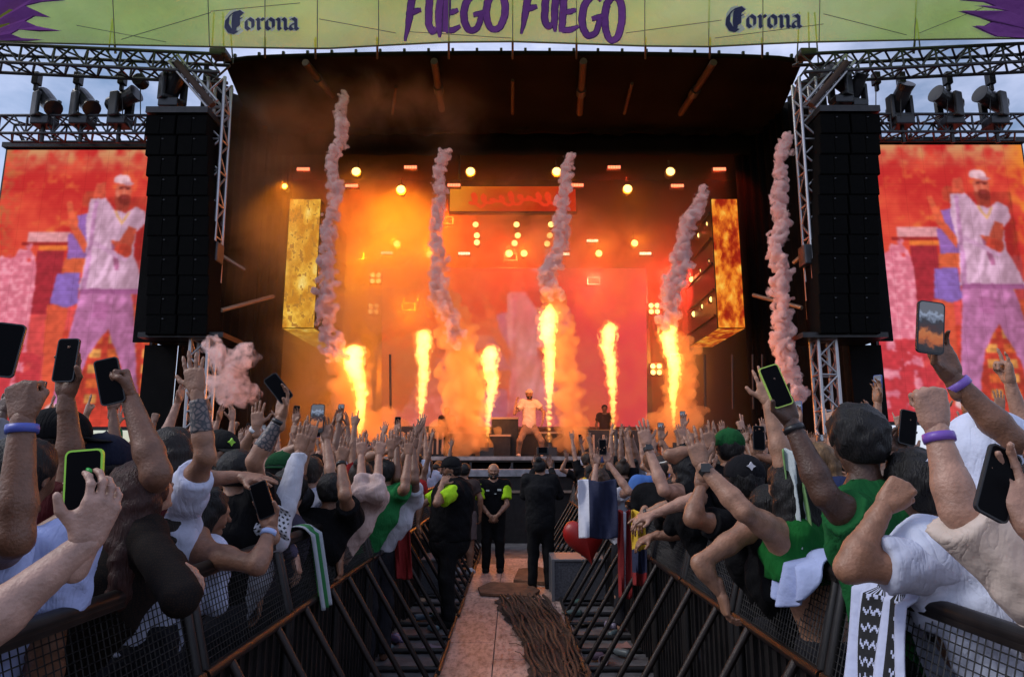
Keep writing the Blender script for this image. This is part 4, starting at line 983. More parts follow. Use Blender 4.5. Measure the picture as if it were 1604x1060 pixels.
def paint_show(X, Y):
    """picture shown by the side screens; X, Y in crop units (3.3125 per photo pixel, origin 0,220)"""
    wob = (fbm(X*.03, Y*.03, 3)-.5)*12; x, y = X+wob, Y+(fbm(X*.03, Y*.03, 9)-.5)*12
    n1 = fbm(X*.008, Y*.008, 1); n2 = fbm(X*.02, Y*.02, 21); n3 = fbm(X*.05, Y*.06, 33)
    C = np.zeros(X.shape+(3,)); mixc = lambda a, b, t: np.array(a)+(np.array(b)-np.array(a))*np.clip(t, 0, 1)[..., None]
    C[:] = mixc((200, 34, 34), (238, 76, 52), (n1-.35)*3); C = C+(mixc((250, 140, 60), (250, 140, 60), n1)-C)*np.clip((n2-.58)*3, 0, .8)[..., None]
    topm = np.clip(1-(y-60)/130, 0, 1)*np.clip((n2-.3)*3, 0, 1); C = C+(np.array((214, 158, 104))-C)*topm[..., None]
    lm = np.clip(1-(X-20)/110, 0, 1)*np.clip((n3-.4)*4, 0, 1)*.7; C = C+(np.array((170, 120, 60))-C)*lm[..., None]
    rm = np.clip((X-760)/120, 0, 1)*np.clip((n2-.35)*4, 0, 1); C = C+(np.array((250, 150, 40))-C)*rm[..., None]
    def put(mask, c, sh=.0, amp=.22):
        c = np.array(c)*(1+amp*(n3-.5)*2)[..., None]*(1+.12*(n2-.5)*2)[..., None]; C[mask] = c[mask]
    put((y > 590) & (X > 60) & (X < 800) & (n2*120+y > 700), (226, 74, 74))
    put((X > 470) & (y > 880), (240, 92, 50))
    put((X > 180) & (X < 395) & (Y > 497) & (Y < 552), (232, 168, 176)); put((X > 150) & (X < 390) & (Y > 552) & (Y < 568), (150, 30, 30)); put((X > 240) & (X < 390) & (Y > 568) & (Y < 598), (250, 130, 50))
    put((X > 238) & (X < 375) & (Y > 598) & (Y < 930), (158, 34, 48))
    sm = (x < 245-np.clip((700-y), 0, 400)*.25) & (y > 620+(n2-.5)*200+np.clip(60-x, 0, 60)*3) ; put(sm, (240, 130, 160)); put(sm & (n3 > .55), (246, 160, 184))
    put((X > 20) & (X < 330) & (y > 1080) & (n2 > .42), (196, 50, 62))
    # the lit building at the foot of the picture
    w0 = (X > 400) & (Y > 1010); put(w0, (214, 62, 44), amp=.3)
    for i in range(4):
        for j in range(5):
            xa = 560+i*88; ya = 1030+j*74; put((X > xa) & (X < xa+58) & (Y > ya) & (Y < ya+44), (246, 176, 84) if (i*7+j*5) % 3 else (240, 112, 50), amp=.4)
    put((X > 690) & (X < 742) & (Y > 660) & (Y < 925), (250, 190, 60))
    # dancer behind
    put(inpoly(x, y, [(320, 880), (430, 870), (420, 1060), (400, 1400), (350, 1400), (330, 1060)]), (222, 86, 54))
    put(inpoly(x, y, [(350, 720), (468, 712), (475, 870), (420, 895), (330, 870)]), (122, 104, 200)); put(inpoly(x, y, [(385, 632), (490, 640), (485, 715), (372, 712)]), (230, 100, 56))
    put(inpoly(x, y, [(418, 410), (500, 390), (505, 640), (392, 640), (385, 510), (440, 500)]), (138, 104, 196)); put(inpoly(x, y, [(355, 335), (380, 330), (420, 450), (490, 560), (480, 610), (440, 560), (385, 470)]), (230, 96, 60))
    put(ell(x, y, 470, 320, 36, 46), (180, 60, 40))
    # singer: trousers, shirt, arms, head, cap
    put(inpoly(x, y, [(480, 800), (735, 800), (770, 960), (800, 1200), (840, 1420), (770, 1420), (720, 1180), (640, 1000), (560, 1130), (520, 1260), (500, 1420), (400, 1420), (420, 1240), (455, 1000)]), (200, 132, 196))
    put(inpoly(x, y, [(478, 320), (555, 314), (604, 378), (668, 396), (712, 362), (764, 388), (776, 450), (728, 500), (730, 620), (780, 735), (805, 812), (472, 806), (490, 600), (466, 420)]), (226, 196, 232), amp=.12)
    put(inpoly(x, y, [(500, 330), (520, 330), (510, 800), (480, 800), (492, 600)]), (198, 150, 206)); put(inpoly(x, y, [(610, 560), (640, 560), (665, 700), (640, 700)]), (176, 110, 160))
    put(inpoly(x, y, [(690, 470), (728, 480), (716, 600), (640, 590), (600, 540), (650, 550)]), (214, 86, 60)); put(ell(x, y, 672, 600, 46, 38), (226, 70, 48))
    put(inpoly(x, y, [(486, 318), (500, 236), (546, 228), (552, 312)]), (214, 84, 58))
    put(inpoly(x, y, [(596, 300), (690, 300), (674, 392), (612, 384)]), (170, 60, 44)); put(ell(x, y, 644, 272, 42, 60), (204, 96, 70)); put(ell(x, y, 652, 322, 34, 30), (130, 40, 32))
    put(ell(x, y, 652, 260, 30, 7), (120, 40, 36)); put(ell(x, y, 630, 226, 46, 40) & (y < 240+(x-630)*.2), (232, 200, 214)); put(ell(x, y, 665, 238, 30, 9), (206, 160, 180))
    fold = np.abs(fbm(X*.020+Y*.006, Y*.007, 63)-.5)*2; body = inpoly(x, y, [(466, 310), (790, 310), (800, 800), (840, 1420), (400, 1420), (420, 1100), (480, 800)]); C[body] *= (.80+.55*fold)[..., None][body]
    put(ell(x, y, 628, 262, 7, 5) | ell(x, y, 664, 264, 7, 5), (60, 20, 20)); put(inpoly(x, y, [(642, 262), (650, 262), (656, 296), (636, 296)]), (222, 120, 92)); put(ell(x, y, 648, 312, 15, 5), (150, 50, 50)); put(ell(x, y, 612, 290, 10, 18), (228, 128, 100))
    put(inpoly(x, y, [(604, 384), (620, 384), (648, 440), (680, 392), (690, 394), (650, 462)]), (236, 190, 120)); put(inpoly(x, y, [(480, 796), (800, 800), (802, 826), (478, 822)]), (160, 96, 160)); put(inpoly(x, y, [(560, 860), (640, 880), (620, 960), (556, 940)]), (176, 108, 170)); put(inpoly(x, y, [(520, 540), (700, 640), (690, 660), (516, 566)]), (206, 170, 214))
    for lx in (420, 812): put(ell(x, y, lx, 1400, 46, 26), (232, 210, 214))
    sh = np.clip((X-600)/260, 0, 1)*body; C *= (1-.20*sh)[..., None]
    C = C*.80+np.array((232, 116, 112))*.20  # pale pink stage haze blended into the picture colours
    return C
def screen(name, label, q, nx, ny, fn, strength, parent=None, cells=25, mt='led', blur=0):
    """q: four world corners tl, tr, br, bl; fn(s,t)->sRGB; flat front of a real LED wall"""
    tl, tr, br, bl = (np.array(p) for p in q); s, t = np.meshgrid((np.arange(nx)+.5)/nx, (np.arange(ny)+.5)/ny)
    raw = fn(s, t)
    for _ in range(blur):
        pd = np.pad(raw, ((1, 1), (1, 1), (0, 0)), 'edge'); raw = (pd[:-2, 1:-1]+pd[2:, 1:-1]+pd[1:-1, :-2]+pd[1:-1, 2:]+2*pd[1:-1, 1:-1])/6
    col = np.clip(raw, 0, 255)/255; col = np.where(col <= .04045, col/12.92, ((col+.055)/1.055)**2.4)
    if cells:
        gx = ((s*nx) % cells < 1) | ((t*ny) % cells < 1); col[gx] *= .90
        row = (np.arange(ny) % 2 == 0)[:, None, None]; col = col*np.where(row, 1.04, .94)
    i, j = np.meshgrid(np.arange(nx+1)/nx, np.arange(ny+1)/ny); i = i[..., None]; j = j[..., None]
    vs = (tl*(1-i)+tr*i)*(1-j)+(bl*(1-i)+br*i)*j; o0 = wpos(parent) if parent else V(bl)
    vs = vs.reshape(-1, 3)-np.array(o0); a = (np.arange(ny)[:, None]*(nx+1)+np.arange(nx)[None]).ravel()
    fs = np.stack([a, a+nx+1, a+nx+2, a+1], 1); me = raw_mesh(name, vs, fs)
    at = me.color_attributes.new('picture', 'FLOAT_COLOR', 'CORNER'); c4 = np.ones((nx*ny, 4, 4), np.float32); c4[..., :3] = col.reshape(-1, 1, 3); at.data.foreach_set('color', c4.ravel())
    key = f'{mt}_{strength}'
    if key not in MATS:
        m = bpy.data.materials.new(key); m.use_nodes = True; t_ = m.node_tree; t_.nodes.clear(); o = t_.nodes.new('ShaderNodeOutputMaterial'); e = t_.nodes.new('ShaderNodeEmission'); c = t_.nodes.new('ShaderNodeVertexColor'); c.layer_name = 'picture'
        t_.links.new(c.outputs[0], e.inputs[0]); e.inputs[1].default_value = strength; t_.links.new(e.outputs[0], o.inputs[0]); MATS[key] = m
    return link(name, me, MATS[key], parent, (0, 0, 0) if parent else o0)
YS = 17.4
for (xa, xb, y0, y1, dx, dy, side) in ((3, 258, 235, 668, 0, 0, 'left'), (1352, 1608, 227, 660, 1342, -8, 'right')):
    root = empty('video_screen', P((xa+xb)/2, y1, YS), f'tall {side} video screen showing a man in a white shirt among red flames', 'video screen')
    q = [P(xa, y0, YS), P(xb, y0, YS), P(xb, y1, YS), P(xa, y1, YS)]
    for p in q: p.x = P(xa if p in (q[0], q[3]) else xb, 450, YS).x
    q[0].x = q[3].x = P(xa, y0+60, YS).x; q[1].x = q[2].x = P(xb, y0+60, YS).x; zt, zb = q[0].z, q[2].z
    def fn(s, t, q=q, dx=dx, dy=dy):
        # project cell back to the picture's own units
        px = (xa+(xb-xa)*s-dx); py = y0+(y1-y0)*t-dy; return paint_show(px*3.3125, (py-220)*3.3125)
    pic = screen('picture', None, q, 190, 320, fn, .88, root, 24, blur=3)
    m = MB(); cx = (q[0].x+q[1].x)/2; wz = zt-zb
    m.box((cx, YS+.16, (zt+zb)/2), (q[1].x-q[0].x+.12, .28, wz+.16)); m.build('housing', BMETAL, root)
    m = MB(); m.box((cx, YS+.1, zt+.12), (q[1].x-q[0].x+.2, .4, .14)); m.build('top_beam', BMETAL, root)
    for k in range(5):
        x = q[0].x+(q[1].x-q[0].x)*(k+.5)/5; bar_obj('hanger', (x, YS+.1, zt+.1), (x, YS-.2, P(100, 216, YS).z), .045, BMETAL, root)
# big screen at the back of the stage
YC = 24.0
root = empty('video_wall', (0, YC, 2.5), 'wide video wall at the back of the stage glowing orange and pink', 'video screen')
q = [P(598, 420, YC), P(1012, 420, YC), P(1014, 668, YC), P(598, 668, YC)]
def fn(s, t):
    X = 598+414*s; Y = 420+248*t; C = paint_show((X-850)*3.0+640, (Y-452)*2.6+300)
    n = fbm(X*.02, Y*.02, 71); k = np.clip(.50-.25*s+.3*(n-.5), 0, 1)[..., None]; C = C+(np.array((246, 92, 28))-C)*k
    k2 = np.clip((s-.45)*1.6+.8*(n-.5), 0, .72)[..., None]; C = C+(np.array((226, 58, 84))-C)*k2; return C
screen('picture', None, q, 150, 90, fn, .85, root, 0, blur=1)
m = MB(); m.box(((q[0].x+q[1].x)/2, YC+.2, (q[0].z+q[2].z)/2), (q[1].x-q[0].x+.1, .3, q[0].z-q[2].z+.1)); m.build('housing', BMETAL, root)
def fire(yel):
    def f(s, t):
        n = fbm(s*3+t*2, t*9, 41+yel*7); n2 = fbm(s*10+t*6, t*26-s*4, 55+yel*3, 4); C = np.zeros(s.shape+(3,))
        lo, mid, hi = ((196, 130, 40), (236, 184, 70), (250, 226, 140)) if yel else ((150, 30, 16), (236, 130, 36), (252, 196, 80))
        v = np.clip((n-.25)*1.6+(n2-.5)*.8, 0, 1)[..., None]; C = np.where(v < .5, np.array(lo)+(np.array(mid)-np.array(lo))*v*2, np.array(mid)+(np.array(hi)-np.array(mid))*(v-.5)*2)
        if yel: C = np.where(n2[..., None] > .62, np.array((176, 120, 50)), C)
        return C
    return f
YP = 20.0
for side, xs, yel in (('left', ((458, 312), (500, 312), (495, 515), (446, 515), (546, 556), (500, 560)), 1), ('right', ((1113, 312), (1155, 312), (1163, 512), (1122, 512), (1070, 543), (1120, 548)), 0)):
    root = empty('screen_portal', P(xs[0][0], 512, YP), f'narrow {"yellow" if yel else "orange"} fire pattern screen column at the {side} of the stage', 'video screen')
    zt = P(800, 312, YP).z; zb = P(800, 513, YP).z
    xo = P(xs[3 if yel else 2][0], 450, YP).x; xi = P(xs[2 if yel else 3][0], 450, YP).x
    xl_, xr_ = (xo, xi) if yel else (xi, xo)
    screen('front_screen', None, [V((xl_, YP, zt)), V((xr_, YP, zt)), V((xr_, YP, zb)), V((xl_, YP, zb))], 24, 100, fire(yel), 1.0, root, 0)
    yi = YP+3.4; sg = 1 if yel else -1; x2 = xi+sg*.05
    screen('underside_screen', None, [V((xl_, YP+.02, zb-.02)), V((xr_, YP+.02, zb-.02)), V((xr_+sg*.0, yi, zb-.02)), V((xl_, yi, zb-.02))], 20, 60, fire(yel), .8, root, 0)
    m = MB(); m.box(((xl_+xr_)/2, (YP+yi)/2+.05, (zt+zb)/2), (xr_-xl_, yi-YP-.1, zt-zb)); m.build('box_frame', BMETAL, root)
    for k in range(5):
        z = zb+(zt-zb)*(k+.5)/5; m = MB(); m.box((xi+sg*.06, (YP+yi)/2, z), (.06, yi-YP-.2, .05)); m.build('inner_rail', BMETAL, root)
root = empty('header_screen', P(803, 330, 21.5), 'small orange header screen with red brush strokes above the stage', 'video screen')
def fn(s, t):
    n = fbm(s*8, t*3, 91); C = np.zeros(s.shape+(3,)); C[:] = (214, 96, 20); C = C+(np.array((196, 36, 12))-C)*np.clip(s*1.1+t*.3+(n-.5)*1.4-.1, 0, 1)[..., None]
    C = C+(np.array((244, 150, 44))-C)*np.clip(1-s*3.2+(n-.5), 0, .9)[..., None]
    u = np.linspace(0, 1, 1600); cx = .16+.72*u+.030*np.sin(u*62); cy = .52+.26*np.sin(u*62+1.2)*(.55+.45*np.sin(u*17))+.04*np.sin(u*7)
    m_ = np.zeros(s.shape, bool)
    for a_, b_ in zip(cx, cy): m_ |= ((s-a_)*5)**2+(t-b_)**2 < .0042
    C[m_] = (250, 58, 30)
    return C
a, b = P(705, 292, 21.5), P(902, 331, 21.5)
screen('picture', None, [a, V((b.x, 21.5, a.z)), b, V((a.x, 21.5, b.z))], 150, 32, fn, .8, root, 0)
m = MB(); m.box(((a.x+b.x)/2, 21.62, (a.z+b.z)/2), (b.x-a.x+.1, .2, a.z-b.z+.1)); m.build('housing', BMETAL, root)
bar_obj('hanger', (a.x+.3, 21.6, a.z), (a.x+.3, 21.6, 12.4), .04, BMETAL, root); bar_obj('hanger', (b.x-.3, 21.6, a.z), (b.x-.3, 21.6, 12.4), .04, BMETAL, root)

# ------------------------------------------------------------------ stage furniture
def riser(x0, x1, Y, y0, y1, dep, label, name='riser'):
    a, b = P(x0, y0, Y), P(x1, y1, Y); t = empty(name, ((a.x+b.x)/2, Y, DECK), label, 'riser' if name == 'riser' else 'amplifier')
    z0 = DECK; z1 = a.z; m = MB(); m.box(((a.x+b.x)/2, Y+dep/2, (z0+z1)/2), (b.x-a.x, dep, z1-z0)); m.build('body', BMETAL, t, bevel=.02)
    m = MB(); m.box(((a.x+b.x)/2, Y-.012, z1-.03), (b.x-a.x+.02, .04, .05)); m.build('lip', mat('warm_lip', (.40, .28, .2), .4, .4), t); return t
riser(770, 812, 18.6, 653, 676, 1.2, 'upper step of the black riser behind the singer'); riser(768, 800, 18.0, 680, 716, .5, 'low black monitor box at the singer\'s feet', 'stage_monitor')
riser(690, 1000, 19.9, 676, 700, 3, 'long low black riser across the stage behind the singer')
def amp(x0, x1, y0, Y, label):
    a, b = P(x0, y0, Y), P(x1, y0, Y); t = empty('equipment_rack', ((a.x+b.x)/2, Y, DECK), label, 'stage rack')
    m = MB(); m.box(((a.x+b.x)/2, Y+.3, (DECK+a.z)/2), (b.x-a.x, .6, a.z-DECK)); m.build('case', BMETAL, t, bevel=.03)
    for k in range(4): m = MB(); m.box((a.x+(b.x-a.x)*(k+.5)/4, Y-.01, DECK+(a.z-DECK)*.45), (.05, .04, (a.z-DECK)*.7)); m.build('edge', mat('warm_lip', ()), t)
amp(628, 660, 667, 17.4, 'black rack on the stage left of the second flame'); amp(666, 698, 667, 17.4, 'black rack on the stage right of the second flame')
amp(906, 968, 672, 17.4, 'wide black rack on the stage between the right flames')
amp(985, 1030, 672, 17.6, 'black rack on the stage below the right smoke column')

# ------------------------------------------------------------------ lamps
WARM = (1.0, .62, .22); lens_w = emit_mat('lens_warm', (1, .56, .15), 4.5); lens_r = emit_mat('lens_red', (1, .22, .10), 2.6); lens_c = emit_mat('lens_cream', (1, .62, .36), 3.5)
def lamp(px, py, Y, kind, label, power=0, color=WARM, r=.11, red=False):
    c = P(px, py, Y); t = empty('stage_lamp' if kind != 'bar' else 'strobe_bar', c, label, 'stage light', 'lamps in the stage roof')
    r *= 1.15
    if kind == 'round':
        m = MB(); m.tube2(c+V((0, .34, 0)), c+V((0, -.02, 0)), [(0, .04), (0, r*.8), (.6, r*1.15), (1, r*1.25), (1, r*1.02)], 14); m.build('housing', PLASTIC, t)
        m = MB(); m.tube2(c+V((0, -.015, 0)), c+V((0, -.05, 0)), [(0, r), (.6, r*.8), (1, r*.2)], 14); m.build('lens', lens_r if red else lens_w, t, smooth=True)
        bar_obj('yoke', c+V((0, .2, r)), c+V((0, .2, .5)), .025, BMETAL, t)
    elif kind == 'bar':
        m = MB(); m.box(c+V((0, .08, 0)), (.46, .14, .16)); m.build('housing', PLASTIC, t, bevel=.01)
        for k in range(5): m = MB(); m.box(c+V((-.17+.085*k, -.005, 0)), (.07, .03, .09)); m.build('cell', lens_c if not red else lens_r, t)
    elif kind == 'quad':
        m = MB(); m.box(c+V((0, .1, 0)), (.46, .16, .46)); m.build('housing', PLASTIC, t, bevel=.02)
        for i in (-1, 1):
            for j in (-1, 1): m = MB(); q = c+V((.11*i, .0, .11*j)); m.tube2(q+V((0, .02, 0)), q+V((0, -.03, 0)), [(0, .09), (.7, .08), (1, .03)], 12); m.build('lens', lens_w, t, smooth=True)
    if power:
        if px > 700 and not red: power *= .35
        low = py < 310
        ld = bpy.data.lights.new('lamp_glow', 'SPOT' if low else 'POINT'); ld.energy = power*(1.1 if low else .8)
        if low: ld.spot_size = R(140); ld.spot_blend = .5
        ld.color = color; ld.shadow_soft_size = .1
        lo = bpy.data.objects.new('lamp_glow', ld); COL.objects.link(lo); lo.location = (0, -.30, 0); lo.rotation_euler = (R(48), 0, 0); lo.parent = t
    return t
AMB = (1, .28, .004); RED = (1, .05, .008)
for px, py, pw, c, w_ in ((558, 269, 60, AMB, 'beside the leftmost smoke column'), (628, 297, 420, AMB, 'bright one over the left side of the stage'), (737, 269, 230, AMB, 'left of the stage roof centre'), (872, 269, 230, AMB, 'right of the stage roof centre'), (983, 296, 300, AMB, 'bright one over the right side of the stage'), (1050, 269, 40, AMB, 'beside the right red strobe')):
    lamp(px, py, 20.9, 'round', f'amber round lamp in the stage roof, {w_}', pw, c, .13)
for px, py, w_ in ((475, 265, 'at the far left of the stage roof'), (643, 262, 'above the bright left amber lamp'), (962, 262, 'above the bright right amber lamp'), (1127, 265, 'at the far right of the stage roof'), (551, 291, 'behind the leftmost smoke column'), (711, 290, 'at the left corner of the header screen'), (904, 290, 'at the right corner of the header screen'), (1061, 291, 'left of the far right one')):
    lamp(px, py, 20.9, 'bar', f'red strobe bar {w_}', 110 if py < 280 else 40, RED, red=True)
for i, (px, py) in enumerate(((745, 352), (747, 369), (747, 380), (809, 352), (811, 369), (806, 381), (797, 397), (863, 352), (861, 369), (857, 382))):
    lamp(px, py, 23.4, 'round', ('one of three', 'one of four', 'one of three')[0 if i < 3 else 1 if i < 7 else 2]+' pale lamps in the '+('left', 'middle', 'right')[0 if i < 3 else 1 if i < 7 else 2]+' hanging column, '+('topmost', 'second from top', 'third from top', 'lowest')[(0, 1, 2, 0, 1, 2, 3, 0, 1, 2)[i]], 0, r=.10)
for px, py, pw, w_ in ((622, 382, 160, 'small amber lamp in the orange haze left of the video wall'), (673, 398, 90, 'small amber lamp at the second smoke column'), (994, 381, 160, 'amber lamp above the right end of the video wall'), (938, 397, 90, 'small amber lamp above the right half of the video wall'), (821, 397, 60, 'small amber lamp above the middle of the video wall')):
    lamp(px, py, 23.0, 'round', w_, pw, AMB, .11)
for px, py, w_ in ((606, 396, 'left of the video wall'), (727, 397, 'over the left third of the video wall'), (928, 377, 'above the right lamps'), (883, 398, 'beside the third smoke column'), (1011, 397, 'over the right corner of the video wall')):
    lamp(px, py, 23.2, 'bar', f'cream strobe bar {w_}', 0)
for i, (px, py) in enumerate(((497, 357), (519, 390), (493, 414), (511, 375), (518, 445), (508, 430), (491, 475), (503, 487), (518, 499))):
    lamp(px, py, (21.2, 22.6, 21.0, 22, 22.6, 22, 21.0, 21.8, 22.6)[i], 'round', 'amber lamp behind the yellow screen column, '+('topmost', 'third from top', 'fourth from top', 'second from top', 'sixth from top', 'fifth from top', 'third from bottom', 'second from bottom', 'lowest')[i], 60 if i in (0, 1, 4) else 0, AMB, .085)
for i, (px, py) in enumerate(((1111, 351), (1097, 369), (1087, 386), (1115, 409), (1101, 424), (1084, 438), (1116, 469), (1103, 480), (1088, 492))):
    lamp(px, py, (20.6, 21.6, 22.6)[i % 3], 'round', 'red tinted lamp beside the right screen column, '+('front', 'middle', 'rear')[i % 3]+' one of the '+('top', 'centre', 'bottom')[i//3]+' row', 70 if i in (2, 4) else 30 if i % 2 else 0, (1, .12, .04), .095)
for px, py, w_ in ((588, 435, 'upper one left of the video wall'), (585, 483, 'lower one left of the video wall'), (1025, 483, 'upper one right of the video wall'), (1028, 578, 'lower one right of the video wall')):
    lamp(px, py, 23.6, 'quad', f'four cell blinder lamp, {w_}', 60, AMB)
# wash lamps added deep in the stage to make the haze glow amber and red
def wash(p, label, power, color, size=.25):
    t = empty('wash_lamp', p, label, 'stage light', 'added wash lamps deep in the stage'); c = V(p)
    m = MB(); m.box(c+V((0, .1, 0)), (.5, .2, .3)); m.build('housing', PLASTIC, t, bevel=.02)
    m = MB(); m.box(c+V((0, -.02, 0)), (.4, .03, .22)); m.build('lens', emit_mat('wash_'+str(len(MATS)), color, 1.2), t)
    ld = bpy.data.lights.new('wash_glow', 'SPOT'); ld.spot_size = R(155); ld.spot_blend = .6; ld.energy = power*5.8; ld.color = color; ld.shadow_soft_size = size; lo = bpy.data.objects.new('wash_glow', ld); COL.objects.link(lo); lo.location = (0, -.5, .1); lo.rotation_euler = (R(90-14), 0, 0); lo.parent = t
wash(P(560, 400, 23.8), 'added amber wash lamp in the orange haze at the left back of the stage', 1500, (1, .32, .003))
wash(P(640, 480, 23.6), 'added amber wash lamp left of the video wall', 700, (1, .25, .006))
wash(P(560, 590, 23.5), 'added amber wash lamp low at the left back of the stage', 700, (1, .22, .006))
wash(P(800, 402, 23.6), 'added red wash lamp above the video wall', 1000, (1, .035, .006))
wash(P(700, 345, 23.2), 'added red wash lamp high left above the video wall', 700, (1, .05, .006))
wash(P(1060, 440, 23.0), 'added red wash lamp beside the right screen column', 1100, (1, .04, .02))
wash(P(930, 440, 23.8), 'added red wash lamp at the right half of the video wall', 1300, (1, .045, .02))
wash(P(1060, 560, 23.5), 'added amber wash lamp low at the right back of the stage', 200, (1, .36, .05))
# thin stage haze: one closed box over the deck, behind the front edge
m = MB(); m.box((-.75, (19.4+26.8)/2, (1.9+11.2)/2), (15.7, 26.8-19.4, 11.2-1.9))
HAZE_D = .045
tag(m.build('stage_haze', vol_mat('stage_haze', (1, .93, .85), HAZE_D, aniso=.2)), 'thin warm haze filling the back of the stage', kind='stuff')

# ------------------------------------------------------------------ flames and smoke
FIRE_V = vol_mat('flame_core', (0, 0, 0), .0, (1, .56, .12), 11.0); FIRE_O = vol_mat('flame_edge', (0, 0, 0), .0, (1, .26, .03), 1.6)
def vol_blob(name, pts, h, mt, parent, rough_amp, fr, kk=1.2):
    ps = np.array([p for p, r in pts]); rm = max(r for p, r in pts)
    f = Field(ps.min(0)-rm-.15, ps.max(0)+rm+.15, h)
    for p, r in pts: f.cap(p, p, r, None, h*kk)
    f.rough(rough_amp, fr, rng.random()*9)
    v, fc = f.mesh(); o0 = wpos(parent); return link(name, raw_mesh(name, v-np.array(o0), fc, True), mt, parent)
def flame(path, Y, label, wmax, seed):
    r_ = random.Random(seed); b = P(*path[0], Y); t = empty('flame', b, label, 'flame', 'flame jets along the stage front')
    core, edge = [], []
    pp = spl(path, 9); n = len(pp)
    for i, (x, y) in enumerate(pp):
        k = i/(n-1); w_ = wmax*.84*(.16+.95*k**.8)*(1 if k < .86 else max(.25, 1-((k-.86)/.14)**1.6)); c = P(x+r_.uniform(-2, 2)*k, y, Y); core.append((c, w_*r_.uniform(.75, 1.1)))
        for q in range(5):
            if k > .25 and r_.random() < .5:
                a0 = c+V((r_.choice((-1, 1))*r_.uniform(.7, 1.5), r_.uniform(-.6, .6), r_.uniform(-.5, .9)))*w_; ln_ = w_*r_.uniform(.4, 1.3)
                for z_ in range(4): core.append((a0+V((r_.uniform(-.1, .1)*w_, 0, ln_*z_/3)), w_*(.16-.035*z_)*r_.uniform(.7, 1.3)))
            if k > .10 and r_.random() < .85:
                off = V((r_.uniform(-1, 1), r_.uniform(-.6, .6), r_.uniform(-.6, .6)))*w_*1.05; core.append((c+off, w_*r_.uniform(.14, .42)))
                edge.append((c+off*1.5, w_*r_.uniform(.35, .6)))
        edge.append((c+V((r_.uniform(-.3, .3), .0, .0))*w_, w_*r_.uniform(1.0, 1.3)))
    vol_blob('core', core, .021, FIRE_V, t, .024, 34); vol_blob('glow', edge, .05, FIRE_O, t, .03, 9)
    m = MB(); z = DECK; m.box((b.x, Y, z+.12), (.34, .34, .24)); m.bar((b.x, Y, z+.2), (b.x, Y, z+.36), .06, 10); m.build('burner', PLASTIC, t)
    top = P(*path[-1], Y)
    for f_ in (.35, .75):
        ld = bpy.data.lights.new('flame_light', 'POINT'); ld.energy = 55; ld.color = (1, .27, .02); ld.shadow_soft_size = .35; lo = bpy.data.objects.new('flame_light', ld); COL.objects.link(lo); lo.location = b.lerp(top, f_)-b+V((0, -.7, 0)); lo.parent = t
YFm = 17.1
flame([(563, 690), (566, 640), (562, 600), (552, 565), (560, 548)], YFm, 'leftmost flame jet, forked and leaning beside the orange smoke', .27, 1)
flame([(658, 692), (660, 640), (663, 590), (662, 545), (663, 518)], YFm, 'tall flame jet between the two left racks', .20, 2)
flame([(763, 690), (766, 640), (771, 600), (766, 570), (770, 544)], YFm, 'short flame jet left of the singer', .22, 3)
flame([(861, 690), (860, 620), (861, 560), (858, 515), (861, 478)], YFm, 'tallest flame jet right of the singer', .22, 4)
flame([(961, 688), (960, 630), (958, 580), (952, 540), (957, 506)], YFm, 'flame jet above the wide rack on the right', .20, 5)
flame([(1056, 668), (1054, 620), (1056, 580), (1048, 540), (1050, 508)], YFm, 'rightmost flame jet rising into the pink smoke column', .22, 6)
def wisp_mat(name, color, density, scale, lo, hi):
    m = vol_mat(name, color, density); t = m.node_tree; v = [n for n in t.nodes if n.type == 'PRINCIPLED_VOLUME'][0]; m.cycles.homogeneous_volume = False; m.cycles.volume_step_rate = .12
    ge = t.nodes.new('ShaderNodeNewGeometry'); n = t.nodes.new('ShaderNodeTexNoise'); n.inputs['Scale'].default_value = scale; n.inputs['Detail'].default_value = 3; n.inputs['Distortion'].default_value = 1.0; t.links.new(ge.outputs['Position'], n.inputs['Vector'])
    mr = t.nodes.new('ShaderNodeMapRange'); mr.inputs['From Min'].default_value = lo; mr.inputs['From Max'].default_value = hi; mr.inputs['To Max'].default_value = density; t.links.new(n.outputs['Fac'], mr.inputs['Value']); t.links.new(mr.outputs[0], v.inputs['Density']); return m
PINK = wisp_mat('pink_smoke', (.998, .80, .77), 22, 5.5, .36, .62); ORSM = vol_mat('light_tinted_smoke', (.995, .72, .38), 2.4, aniso=.1)  # orange flame light is tinted into the billow smoke's own colour
def plume(path, Y, label, r0, r1, mt, seed, name='smoke_column', dens=2.2):
    if mt is PINK: r0, r1 = r0*.85, r1*.78
    r_ = random.Random(seed); t = empty(name, P(*path[-1], Y), label, 'smoke'); pts = []
    pp = spl(path, 10); n = len(pp)
    for i, (x, y) in enumerate(pp):
        k = i/(n-1); r = r0+(r1-r0)*k; c = P(x, y, Y)
        for q in range(8): pts.append((c+V((r_.gauss(0, .62), r_.gauss(0, .5), r_.gauss(0, .6)))*r, r*r_.choice((.24, .3, .38, .48, .64))))
    vol_blob('puffs', pts, max(.030, r0*.15), mt, t, .032, 19, 2.0)
    return t
plume([(540, 150), (532, 185), (540, 205), (520, 250), (524, 300), (516, 350), (512, 400), (513, 450), (512, 500), (524, 560)], 16.6, 'tallest pinkish smoke column in front of the yellow screen column', .11, .24, PINK, 1)
plume([(697, 240), (688, 275), (690, 310), (683, 350), (686, 400), (684, 440), (690, 470), (704, 500), (716, 535)], 16.7, 'pale smoke column left of the header screen', .13, .20, PINK, 2)
plume([(893, 244), (886, 275), (882, 310), (876, 345), (880, 370), (868, 405), (856, 425), (866, 460)], 16.7, 'pink smoke column crossing the right end of the header screen', .12, .22, PINK, 3)
